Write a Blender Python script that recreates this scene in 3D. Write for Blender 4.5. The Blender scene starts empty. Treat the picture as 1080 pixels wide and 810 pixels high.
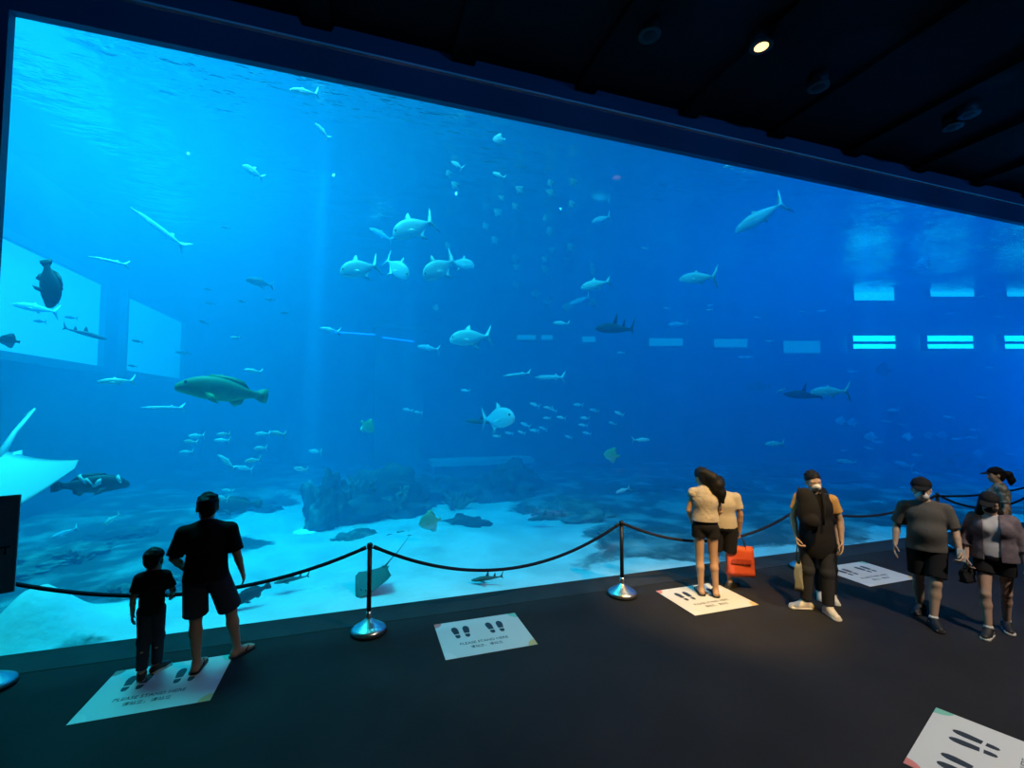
import bpy, bmesh, math, random
import numpy as np
from mathutils import Vector, Matrix, Euler, Quaternion
random.seed(11)
rng = np.random.default_rng(5)
SC = bpy.context.scene
COL = SC.collection
R = math.radians

# ------------------------------------------------------------------ camera
CAM = Vector((0.0, -6.22, 2.55))
YAW, PITCH, FPX = R(18.2), R(3.0), 480.0
cd = bpy.data.cameras.new('camera'); cam = bpy.data.objects.new('camera', cd); COL.objects.link(cam)
cam.location = CAM; cam.rotation_euler = (R(90) + PITCH, 0, -YAW)
cd.sensor_width = 36.0; cd.lens = FPX / 1080 * 36.0; cd.clip_end = 200
SC.camera = cam
CROT = Euler((R(90) + PITCH, 0, -YAW)).to_matrix()

def ray(px, py):
    return CROT @ Vector(((px - 540) / FPX, (405 - py) / FPX, -1.0))
def at(px, py, Y):                      # the place in the hall that shows at a pixel, on the plane y = Y
    d = ray(px, py); return CAM + d * ((Y - CAM.y) / d.y)
def on_floor(px, py, z=0.0):
    d = ray(px, py); return CAM + d * ((z - CAM.z) / d.z)
def depth(p):
    return (Vector(p) - CAM).dot(CROT @ Vector((0, 0, -1)))

# ------------------------------------------------------------------ scene settings
vs = SC.view_settings
SC.display_settings.display_device = 'sRGB'
vs.view_transform = 'Standard'; vs.look = 'None'; vs.gamma = 1.0; vs.use_curve_mapping = False; vs.exposure = 0.0
cy = SC.cycles
cy.max_bounces = 8; cy.diffuse_bounces = 3; cy.glossy_bounces = 3; cy.transmission_bounces = 4
cy.volume_bounces = 2; cy.transparent_max_bounces = 16
cy.use_denoising = True
try: cy.denoiser = 'OPENIMAGEDENOISE'
except Exception: pass
cy.sample_clamp_indirect = 4.0; cy.sample_clamp_direct = 0.0
cy.caustics_reflective = False; cy.caustics_refractive = False
w = bpy.data.worlds.new('world'); SC.world = w; w.use_nodes = True
w.node_tree.nodes['Background'].inputs[0].default_value = (0, 0, 0, 1)

# ------------------------------------------------------------------ helpers
def tag(o, label=None, cat=None, group=None, kind=None):
    if label: o['label'] = label
    if cat: o['category'] = cat
    if group: o['group'] = group
    if kind: o['kind'] = kind
    return o
def empty(name, loc=(0, 0, 0), rz=0.0):
    o = bpy.data.objects.new(name, None); COL.objects.link(o)
    o.location = loc; o.rotation_euler = (0, 0, rz); o.empty_display_size = .1
    return o
def link(name, me, mat=None, parent=None, smooth=True):
    if mat is not None:
        for m in (mat if isinstance(mat, (list, tuple)) else [mat]): me.materials.append(m)
    if smooth:
        for p in me.polygons: p.use_smooth = True
    o = bpy.data.objects.new(name, me); COL.objects.link(o)
    if parent is not None: o.parent = parent
    return o
def from_bm(name, bm, mat=None, parent=None, smooth=False):
    me = bpy.data.meshes.new(name); bmesh.ops.recalc_face_normals(bm, faces=bm.faces); bm.to_mesh(me); bm.free()
    return link(name, me, mat, parent, smooth)
def from_py(name, v, f, mat=None, parent=None, smooth=True):
    me = bpy.data.meshes.new(name); me.from_pydata([tuple(x) for x in v], [], [tuple(x) for x in f]); me.update()
    return link(name, me, mat, parent, smooth)
def copy_tree(o, parent=None):
    c = o.copy(); COL.objects.link(c)
    if parent is not None: c.parent = parent
    for ch in list(o.children): copy_tree(ch, c)
    return c
def add_box(bm, x0, x1, y0, y1, z0, z1, bev=0.0):
    r = bmesh.ops.create_cube(bm, size=1.0)
    vv = r['verts']
    bmesh.ops.scale(bm, vec=(x1 - x0, y1 - y0, z1 - z0), verts=vv)
    bmesh.ops.translate(bm, vec=((x0 + x1) / 2, (y0 + y1) / 2, (z0 + z1) / 2), verts=vv)
    if bev > 0:
        es = list({e for v in vv for e in v.link_edges})
        bmesh.ops.bevel(bm, geom=es, offset=bev, segments=2, affect='EDGES', profile=.6)
def box(name, x0, x1, y0, y1, z0, z1, mat, parent=None, bev=0.0):
    bm = bmesh.new(); add_box(bm, x0, x1, y0, y1, z0, z1, bev); return from_bm(name, bm, mat, parent)
def lathe(prof, n=32):                  # profile [(r, z)] -> verts, faces
    v, f = [], []
    for r, z in prof:
        for i in range(n):
            a = 2 * math.pi * i / n; v.append((r * math.cos(a), r * math.sin(a), z))
    for j in range(len(prof) - 1):
        for i in range(n):
            k = (i + 1) % n; f.append((j * n + i, j * n + k, (j + 1) * n + k, (j + 1) * n + i))
    f.append(tuple(range(n))[::-1]); f.append(tuple((len(prof) - 1) * n + i for i in range(n)))
    return v, f
def tube(pts, rad, n=8):
    v, f = [], []
    pts = [Vector(p) for p in pts]; up = Vector((0, 0, 1))
    for i, p in enumerate(pts):
        t = (pts[min(i + 1, len(pts) - 1)] - pts[max(i - 1, 0)]).normalized()
        a = t.cross(up)
        if a.length < 1e-4: a = t.cross(Vector((1, 0, 0)))
        a.normalize(); b = a.cross(t)
        r = rad[i] if isinstance(rad, (list, tuple)) else rad
        for k in range(n):
            q = 2 * math.pi * k / n; v.append(p + a * (r * math.cos(q)) + b * (r * math.sin(q)))
    for i in range(len(pts) - 1):
        for k in range(n):
            m = (k + 1) % n; f.append((i * n + k, i * n + m, (i + 1) * n + m, (i + 1) * n + k))
    f.append(tuple(range(n))[::-1]); f.append(tuple((len(pts) - 1) * n + k for k in range(n)))
    return v, f

def mat(name, col, rough=.6, metal=0.0, spec=.5, emit=None, es=0.0, noise=None, bump=None):
    m = bpy.data.materials.new(name); m.use_nodes = True
    nt = m.node_tree; b = nt.nodes['Principled BSDF']
    b.inputs['Base Color'].default_value = (*col, 1); b.inputs['Roughness'].default_value = rough
    b.inputs['Metallic'].default_value = metal; b.inputs['Specular IOR Level'].default_value = spec
    if emit: b.inputs['Emission Color'].default_value = (*emit, 1); b.inputs['Emission Strength'].default_value = es
    if noise or bump:
        tc = nt.nodes.new('ShaderNodeTexCoord')
    if noise:                            # (scale, second colour, low, high)
        n = nt.nodes.new('ShaderNodeTexNoise'); n.inputs['Scale'].default_value = noise[0]; n.inputs['Detail'].default_value = 5
        cr = nt.nodes.new('ShaderNodeValToRGB'); e = cr.color_ramp.elements
        e[0].position = noise[2]; e[1].position = noise[3]; e[0].color = (*col, 1); e[1].color = (*noise[1], 1)
        nt.links.new(tc.outputs['Object'], n.inputs['Vector']); nt.links.new(n.outputs['Fac'], cr.inputs[0])
        nt.links.new(cr.outputs[0], b.inputs['Base Color'])
    if bump:                             # (scale, strength, distance)
        n = nt.nodes.new('ShaderNodeTexNoise'); n.inputs['Scale'].default_value = bump[0]; n.inputs['Detail'].default_value = 6
        bp = nt.nodes.new('ShaderNodeBump'); bp.inputs['Strength'].default_value = bump[1]; bp.inputs['Distance'].default_value = bump[2]
        nt.links.new(tc.outputs['Object'], n.inputs['Vector']); nt.links.new(n.outputs['Fac'], bp.inputs['Height'])
        nt.links.new(bp.outputs[0], b.inputs['Normal'])
    return m

# ------------------------------------------------------------------ the hall
XL, XR, GT = -3.67, 24.0, 6.82          # viewing pane: left end, right end, top
CEIL = 7.50
M_floor = mat('dark_carpet', (.013, .0125, .013), .85, spec=.22, noise=(1.3, (.019, .018, .018), .35, .7), bump=(160, .5, .004))
M_edge = mat('grey_floor_border', (.026, .026, .027), .75, spec=.25, noise=(3, (.018, .018, .019), .4, .7))
M_wall = mat('dark_wall_paint', (.012, .013, .018), .75)
M_frame = mat('navy_frame_paint', (.06, .12, .22), .6)
M_ledge = mat('pale_metal_ledge', (.93, .94, .95), .5)
M_ceil = mat('black_ceiling_paint', (.0035, .0035, .005), .8, spec=.15)
M_beam = mat('black_beam_paint', (.002, .002, .0025), .8, spec=.15)
M_slab = mat('tank_concrete', (.10, .12, .13), .9, noise=(.7, (.05, .06, .07), .35, .7))

def struct(o): o['kind'] = 'structure'; return o
struct(box('floor', -9, XR + 2, -16, .0, -.3, 0, M_floor))
struct(box('trim_1', -9, XR, -.46, .0, -.29, .004, M_edge))
struct(box('ceiling', -9, XR + 2, -16, -.13, CEIL, CEIL + .3, M_ceil))
struct(box('wall_left', -9.2, -9, -16, 0, 0, CEIL, M_wall))
struct(box('wall_right', XR + 2, XR + 2.2, -16, 0, 0, CEIL, M_wall))
struct(box('wall_back', -9.2, XR + 2.2, -16.2, -16, 0, CEIL, M_wall))
struct(box('wall_front', -9.2, XL, -.10, .0, -.3, CEIL + .3, M_frame))      # solid wall left of the pane
struct(box('trim_3', XL, XR + 2.2, -.10, .0, GT, 18.5, M_frame))             # fascia above the pane
struct(box('trim_4', XL - .35, XR + 2, -.13, -.10, GT + .405, CEIL + .3, M_frame))    # upper band of the fascia
struct(box('trim_5', XL - .35, XR + 2, -.15, -.10, GT + .380, GT + .408, M_ledge))    # thin pale ledge along the fascia
# ------------------------------------------------------------------ the tank
ZF, ZS, YB = -.35, 8.6, 25.0            # sand level, water surface, far end
TXL, TXR = -8.0, 34.0
# back wall stands square to the diagonal of the hall
def water_material():
    m = bpy.data.materials.new('sea_water'); m.use_nodes = True; nt = m.node_tree
    for n in list(nt.nodes): nt.nodes.remove(n)
    out = nt.nodes.new('ShaderNodeOutputMaterial')
    sc = nt.nodes.new('ShaderNodeVolumeScatter'); sc.inputs['Color'].default_value = (.03, .52, 1.0, 1)
    sc.inputs['Density'].default_value = .088; sc.inputs['Anisotropy'].default_value = .25
    ab = nt.nodes.new('ShaderNodeVolumeAbsorption'); ab.inputs['Color'].default_value = (0, .80, .975, 1)
    ab.inputs['Density'].default_value = .22
    ad = nt.nodes.new('ShaderNodeAddShader')
    nt.links.new(sc.outputs[0], ad.inputs[0]); nt.links.new(ab.outputs[0], ad.inputs[1])
    nt.links.new(ad.outputs[0], out.inputs['Volume'])
    return m
M_water = water_material()
wb = box('water', TXL + .02, TXR - .02, .24, YB + 6, ZF - .4, ZS - .02, M_water); struct(wb)

def pane_material():
    m = bpy.data.materials.new('clear_acrylic'); m.use_nodes = True; nt = m.node_tree
    for n in list(nt.nodes): nt.nodes.remove(n)
    out = nt.nodes.new('ShaderNodeOutputMaterial')
    t = nt.nodes.new('ShaderNodeBsdfTransparent'); t.inputs[0].default_value = (.97, .985, .99, 1)
    g = nt.nodes.new('ShaderNodeBsdfGlossy'); g.inputs['Roughness'].default_value = .03
    fr = nt.nodes.new('ShaderNodeFresnel'); fr.inputs['IOR'].default_value = 1.3
    ge = nt.nodes.new('ShaderNodeNewGeometry'); ml = nt.nodes.new('ShaderNodeMath'); ml.operation = 'SUBTRACT'; ml.use_clamp = True
    nt.links.new(fr.outputs[0], ml.inputs[0]); nt.links.new(ge.outputs['Backfacing'], ml.inputs[1])   # the far face hands the light on
    mx = nt.nodes.new('ShaderNodeMixShader')
    nt.links.new(ml.outputs[0], mx.inputs[0]); nt.links.new(t.outputs[0], mx.inputs[1]); nt.links.new(g.outputs[0], mx.inputs[2])
    nt.links.new(mx.outputs[0], out.inputs['Surface'])
    return m
M_pane = pane_material()
struct(box('window_1', XL - .2, XR, .005, .21, -.3, GT + .3, M_pane))

def surface_material():
    m = bpy.data.materials.new('rippled_surface'); m.use_nodes = True; nt = m.node_tree
    for n in list(nt.nodes): nt.nodes.remove(n)
    out = nt.nodes.new('ShaderNodeOutputMaterial')
    tc = nt.nodes.new('ShaderNodeTexCoord')
    n1 = nt.nodes.new('ShaderNodeTexNoise'); n1.inputs['Scale'].default_value = 1.9; n1.inputs['Detail'].default_value = 3
    bp = nt.nodes.new('ShaderNodeBump'); bp.inputs['Strength'].default_value = 1.0; bp.inputs['Distance'].default_value = .11
    mp = nt.nodes.new('ShaderNodeMapping'); mp.inputs['Scale'].default_value = (.75, 1.7, 1); mp.inputs['Rotation'].default_value = (0, 0, R(18))
    n2 = nt.nodes.new('ShaderNodeTexNoise'); n2.inputs['Scale'].default_value = .55; n2.inputs['Detail'].default_value = 2      # gusts: ripples come in patches
    mr = nt.nodes.new('ShaderNodeMapRange'); mr.inputs[1].default_value = .36; mr.inputs[2].default_value = .56
    nt.links.new(tc.outputs['Object'], mp.inputs[0]); nt.links.new(mp.outputs[0], n1.inputs['Vector']); nt.links.new(tc.outputs['Object'], n2.inputs['Vector'])
    nt.links.new(n2.outputs['Fac'], mr.inputs[0]); nt.links.new(mr.outputs[0], bp.inputs['Strength']); nt.links.new(n1.outputs['Fac'], bp.inputs['Height'])
    t = nt.nodes.new('ShaderNodeBsdfTransparent')
    g = nt.nodes.new('ShaderNodeBsdfGlossy'); g.inputs['Roughness'].default_value = .22
    fr = nt.nodes.new('ShaderNodeFresnel'); fr.inputs['IOR'].default_value = 1.33
    mx = nt.nodes.new('ShaderNodeMixShader')
    nt.links.new(bp.outputs[0], g.inputs['Normal']); nt.links.new(bp.outputs[0], fr.inputs['Normal'])
    nt.links.new(fr.outputs[0], mx.inputs[0]); nt.links.new(t.outputs[0], mx.inputs[1]); nt.links.new(g.outputs[0], mx.inputs[2])
    nt.links.new(mx.outputs[0], out.inputs['Surface'])
    return m
M_surf = surface_material()
struct(from_py('water_surface', [(TXL, .24, ZS), (TXR, .24, ZS), (TXR, YB + 8, ZS), (TXL, YB + 8, ZS)], [(0, 1, 2, 3)], M_surf))

# sand bed with ripples and a mound
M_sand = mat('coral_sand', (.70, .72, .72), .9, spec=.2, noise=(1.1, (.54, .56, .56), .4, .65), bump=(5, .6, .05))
def sand():
    nx, ny = 260, 140
    xs = np.linspace(TXL, TXR, nx); ys = .24 + (YB + 8 - .24) * np.linspace(0, 1, ny) ** 1.5
    X, Y = np.meshgrid(xs, ys)
    Z = ZF + .05 * np.sin(X * 1.3 + .6 * np.sin(Y)) + .05 * np.sin(Y * 1.9 + X * .3) + .07 * np.sin(X * .45 + 1) * np.sin(Y * .5)
    m_ = at(36, 680, 1.15); Z = Z + .62 * np.exp(-((X - m_.x) / .40) ** 2 - ((Y - 1.15) / .60) ** 2)      # a mound against the pane
    v = np.stack([X, Y, Z], -1).reshape(-1, 3)
    f = [(j * nx + i, j * nx + i + 1, (j + 1) * nx + i + 1, (j + 1) * nx + i) for j in range(ny - 1) for i in range(nx - 1)]
    o = from_py('sand_bed', v, f, M_sand)
    # darkens the bed: rubble at left, painted dimness to the right and far behind
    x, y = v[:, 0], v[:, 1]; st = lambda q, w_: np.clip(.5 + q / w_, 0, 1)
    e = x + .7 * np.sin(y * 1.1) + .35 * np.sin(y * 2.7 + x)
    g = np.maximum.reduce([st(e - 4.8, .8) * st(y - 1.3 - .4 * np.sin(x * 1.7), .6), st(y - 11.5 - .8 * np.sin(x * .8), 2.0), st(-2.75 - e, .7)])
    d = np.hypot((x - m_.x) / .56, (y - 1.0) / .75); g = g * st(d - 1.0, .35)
    at_ = o.data.attributes.new('gravel_shade', 'FLOAT', 'POINT'); at_.data.foreach_set('value', g.astype(np.float32))
    return o
def gravel_shade_mix(m):
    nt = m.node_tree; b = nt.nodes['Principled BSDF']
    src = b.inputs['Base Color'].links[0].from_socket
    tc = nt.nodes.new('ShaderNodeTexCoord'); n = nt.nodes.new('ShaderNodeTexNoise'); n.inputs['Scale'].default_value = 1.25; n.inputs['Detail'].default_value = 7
    cr = nt.nodes.new('ShaderNodeValToRGB'); q = cr.color_ramp.elements; q[0].position = .46; q[0].color = (.07, .08, .08, 1); q[1].position = .66; q[1].color = (.34, .36, .36, 1)  # pale mottle imitates caustic light on the bed
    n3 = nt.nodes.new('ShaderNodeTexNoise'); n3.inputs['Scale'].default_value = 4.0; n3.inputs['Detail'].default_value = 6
    a = nt.nodes.new('ShaderNodeAttribute'); a.attribute_name = 'gravel_shade'
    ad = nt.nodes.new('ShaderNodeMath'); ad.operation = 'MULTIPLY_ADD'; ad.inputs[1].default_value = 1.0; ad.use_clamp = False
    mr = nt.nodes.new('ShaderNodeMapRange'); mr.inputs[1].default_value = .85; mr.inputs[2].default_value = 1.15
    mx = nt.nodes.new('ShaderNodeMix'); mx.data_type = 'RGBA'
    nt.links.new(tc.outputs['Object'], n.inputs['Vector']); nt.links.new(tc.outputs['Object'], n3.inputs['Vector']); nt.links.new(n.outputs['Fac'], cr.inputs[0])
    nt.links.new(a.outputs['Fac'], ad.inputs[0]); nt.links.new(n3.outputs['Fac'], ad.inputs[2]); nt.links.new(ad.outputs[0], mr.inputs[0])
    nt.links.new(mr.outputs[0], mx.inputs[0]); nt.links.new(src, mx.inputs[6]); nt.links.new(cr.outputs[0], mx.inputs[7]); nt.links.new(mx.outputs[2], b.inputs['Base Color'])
gravel_shade_mix(M_sand)
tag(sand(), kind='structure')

# tank walls
struct(box('tank_wall_left', TXL - .4, TXL, .26, YB + 8, -1.3, 18.5, M_slab))
bw = struct(box('tank_wall_back', -22, 40, 0, .5, -1.3, 18.5, M_slab))
BWP = CAM + Vector((math.sin(YAW), math.cos(YAW), 0)) * 24.0
bw.location = (BWP.x, BWP.y, 0); bw.rotation_euler = (0, 0, -YAW)
struct(box('tank_roof', TXL - .5, TXR, .26, YB + 8, 18.5, 18.8, M_beam))
struct(box('tank_wall_right', TXR, TXR + .4, -.1, YB + 8, -1.3, 18.5, M_slab))

def area(name, loc, sx, sy, col, power, rot=(0, 0, 0)):
    l = bpy.data.lights.new(name, 'AREA'); l.shape = 'RECTANGLE'; l.size = sx; l.size_y = sy; l.color = col; l.energy = power
    o = bpy.data.objects.new(name, l); COL.objects.link(o); o.location = loc; o.rotation_euler = rot
    return o
def spot(name, loc, to, col, power, ang, blend=.5, rad=.05):
    l = bpy.data.lights.new(name, 'SPOT'); l.color = col; l.energy = power; l.spot_size = R(ang); l.spot_blend = blend
    l.shadow_soft_size = rad
    o = bpy.data.objects.new(name, l); COL.objects.link(o); o.location = loc
    o.rotation_euler = (Vector(to) - Vector(loc)).to_track_quat('-Z', 'Y').to_euler()
    return o
# ------------------------------------------------------------------ smooth bodies grown from tapered limbs
def _seg(P, a, b, ra, rb):
    a = np.asarray(a, float); b = np.asarray(b, float); ab = b - a; L2 = max(ab @ ab, 1e-9)
    t = np.clip(((P - a) @ ab) / L2, 0, 1)
    return np.linalg.norm(P - (a + t[..., None] * ab), axis=-1) - (ra + (rb - ra) * t)
def _ell(P, c, r, M):
    q = (P - np.asarray(c, float)) @ np.asarray(M, float)
    r = np.asarray(r, float)
    k0 = np.linalg.norm(q / r, axis=-1); k1 = np.linalg.norm(q / (r * r), axis=-1)
    return k0 * (k0 - 1) / np.maximum(k1, 1e-6)
class Body:
    def __init__(s): s.p = []; s.cuts = []
    def limb(s, a, b, ra, rb, k=.02, clips=()):
        a = np.array(a, float); b = np.array(b, float); m = max(ra, rb) + .03
        s.p.append(('s', (a, b, ra, rb), np.minimum(a, b) - m, np.maximum(a, b) + m, k, clips, 0)); return s
    def ball(s, c, r, k=.02, M=None, clips=(), sub=0):
        c = np.array(c, float); r = np.array(r if hasattr(r, '__len__') else (r, r, r), float)
        M = np.eye(3) if M is None else np.array(M)
        m = r.max() + .03
        s.p.append(('e', (c, r, M), c - m, c + m, k, clips, sub)); return s
    def chain(s, pts, rads, k=.02):
        for i in range(len(pts) - 1): s.limb(pts[i], pts[i + 1], rads[i], rads[i + 1], k)
        return s
    def cut(s, p, n): s.cuts.append((np.array(p, float), np.array(n, float) / np.linalg.norm(n))); return s
    def mesh(s, h):
        lo = np.min([q[2] for q in s.p if not q[6]], 0) - 2 * h; hi = np.max([q[3] for q in s.p if not q[6]], 0) + 2 * h
        n = np.ceil((hi - lo) / h).astype(int) + 1
        D = np.full(n, 1.0, np.float32)
        ax = [lo[i] + h * np.arange(n[i]) for i in range(3)]
        for kind, a, l, u, k, clips, sub in s.p:
            i0 = np.maximum(((l - lo) / h).astype(int), 0); i1 = np.minimum(np.ceil((u - lo) / h).astype(int) + 1, n)
            if np.any(i1 <= i0): continue
            P = np.stack(np.meshgrid(*[ax[i][i0[i]:i1[i]] for i in range(3)], indexing='ij'), -1)
            d = _seg(P, *a) if kind == 's' else _ell(P, *a)
            for cp, cn in clips: d = np.maximum(d, (P - np.array(cp)) @ np.array(cn))
            sl = tuple(slice(i0[i], i1[i]) for i in range(3)); E = D[sl]
            if sub: D[sl] = np.maximum(E, -d); continue
            hh = np.maximum(k - np.abs(E - d), 0) / k
            D[sl] = np.minimum(E, d) - hh * hh * k * .25
        for cp, cn in s.cuts:
            q = (ax[0][:, None, None] - cp[0]) * cn[0] + (ax[1][None, :, None] - cp[1]) * cn[1] + (ax[2][None, None, :] - cp[2]) * cn[2]
            D = np.maximum(D, q)
        return nets(D, lo, h)
def nets(D, lo, h):
    S = D < 0; nx, ny, nz = D.shape
    c = [(i, j, k) for i in (0, 1) for j in (0, 1) for k in (0, 1)]
    sl = lambda o: tuple(slice(o[q], D.shape[q] - 1 + o[q]) for q in range(3))
    cnt = sum(S[sl(o)].astype(np.int8) for o in c)
    act = (cnt > 0) & (cnt < 8)
    idx = np.full(act.shape, -1, np.int64); A = np.argwhere(act); idx[act] = np.arange(len(A))
    acc = np.zeros((len(A), 3)); wt = np.zeros(len(A))
    for i in range(8):
        for j in range(i + 1, 8):
            o, p = np.array(c[i]), np.array(c[j])
            if np.abs(o - p).sum() != 1: continue
            d0 = D[tuple((A + o).T)]; d1 = D[tuple((A + p).T)]
            m = (d0 < 0) != (d1 < 0); t = np.where(m, d0 / np.where(d0 == d1, 1, d0 - d1), 0)
            acc += np.where(m[:, None], o + t[:, None] * (p - o), 0); wt += m
    V = lo + h * (A + acc / np.maximum(wt, 1)[:, None])
    F = []
    for ax_ in range(3):
        e = np.zeros(3, int); e[ax_] = 1; u = np.zeros(3, int); u[(ax_ + 1) % 3] = 1; w_ = np.zeros(3, int); w_[(ax_ + 2) % 3] = 1
        s0 = S[tuple(slice(0, D.shape[q] - e[q]) for q in range(3))]; s1 = S[tuple(slice(e[q], D.shape[q]) for q in range(3))]
        for flip, M in ((0, s0 & ~s1), (1, ~s0 & s1)):
            Q = np.argwhere(M); Q = Q[np.all(Q - u - w_ >= 0, 1) & np.all(Q < np.array(act.shape), 1)]
            q = np.stack([idx[tuple(z.T)] for z in (Q - u - w_, Q - w_, Q, Q - u)], 1)
            q = q[np.all(q >= 0, 1)]
            F.append(q[:, ::-1] if flip else q)
    return V, np.concatenate(F)
def grow(name, body, h, m, parent=None):
    V, F = body.mesh(h)
    me = bpy.data.meshes.new(name)
    me.vertices.add(len(V)); me.vertices.foreach_set('co', V.astype(np.float32).ravel())
    me.loops.add(F.size); me.loops.foreach_set('vertex_index', F.astype(np.int32).ravel())
    me.polygons.add(len(F)); me.polygons.foreach_set('loop_start', np.arange(0, F.size, 4, dtype=np.int32))
    me.polygons.foreach_set('loop_total', np.full(len(F), 4, np.int32))
    me.update(calc_edges=True); me.validate()
    return link(name, me, m, parent)
# ------------------------------------------------------------------ people
V3 = lambda *a: np.array(a, float)
def nrm(v): v = np.asarray(v, float); return v / np.linalg.norm(v)
def rotm(axis, ang):
    return np.array(Matrix.Rotation(ang, 3, Vector(axis)))
M_skin = {}
def skin(col):
    if col not in M_skin: M_skin[col] = mat('skin', col, .55, spec=.35)
    return M_skin[col]
M_hair = mat('black_hair', (.006, .0055, .006), .6, spec=.25, bump=(90, .5, .004))
M_eye = mat('eye_white', (.55, .54, .52), .3)
M_iris = mat('dark_iris', (.02, .012, .01), .2)
M_blackcloth = mat('black_cloth', (.010, .010, .012), .9, spec=.2, bump=(60, .25, .004))
M_navycloth = mat('navy_cloth', (.030, .034, .050), .9, spec=.2, bump=(60, .25, .004))
M_denim = mat('dark_denim', (.022, .024, .030), .9, spec=.2, bump=(70, .25, .004))
M_mask = mat('white_face_mask', (.62, .62, .60), .8)
M_sole = mat('white_shoe_sole', (.62, .60, .55), .7)
M_shoe = mat('cream_shoe', (.60, .55, .47), .7, bump=(60, .2, .003))
M_darkshoe = mat('black_shoe', (.012, .012, .014), .6)

def hand(b, wrist, d, palm, thumb, curl, s=1.0, grip=0.0):
    """palm and five fingers: d runs along the forearm, palm is the way the palm looks, thumb the side it leaves from"""
    d = nrm(d); palm = nrm(palm - np.dot(palm, d) * d); t = np.cross(d, palm)
    if np.dot(t, thumb) < 0: t = -t
    w = np.array(wrist, float)
    for o in (-.024, -.008, .008, .024):
        b.limb(w + t * o * .6 * s, w + d * .082 * s + t * o * s, .014 * s, .0125 * s, .012)
    lens = {.027: (.040, .026, .020), .009: (.045, .030, .022), -.009: (.042, .028, .021), -.027: (.032, .021, .018)}
    for o, L in lens.items():
        p = w + d * .082 * s + t * o * s; dd = d + t * o * 3.2; dd = nrm(dd); a = curl * .55
        for i, l in enumerate(L):
            a_ = a + curl * (.0, .55, .95)[i]
            q = p + (dd * math.cos(a_) + palm * math.sin(a_)) * l * s
            b.limb(p, q, (.0092, .0085, .0078)[i] * s, (.0085, .0078, .0068)[i] * s, .004); p = q
    p = w + d * .022 * s + t * .022 * s
    td = nrm(d * .75 + t * .75 + palm * (.25 + .5 * grip))
    q = p + td * .042 * s; b.limb(p, q, .0125 * s, .0105 * s, .010)
    td = nrm(d * .95 + t * (.25 - .3 * grip) + palm * (.3 + .6 * grip)); r_ = q + td * .032 * s
    b.limb(q, r_, .0098 * s, .009 * s, .004); td = nrm(d + palm * (.3 + .6 * grip)); b.limb(r_, r_ + td * .024 * s, .009 * s, .007 * s, .004)

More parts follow.
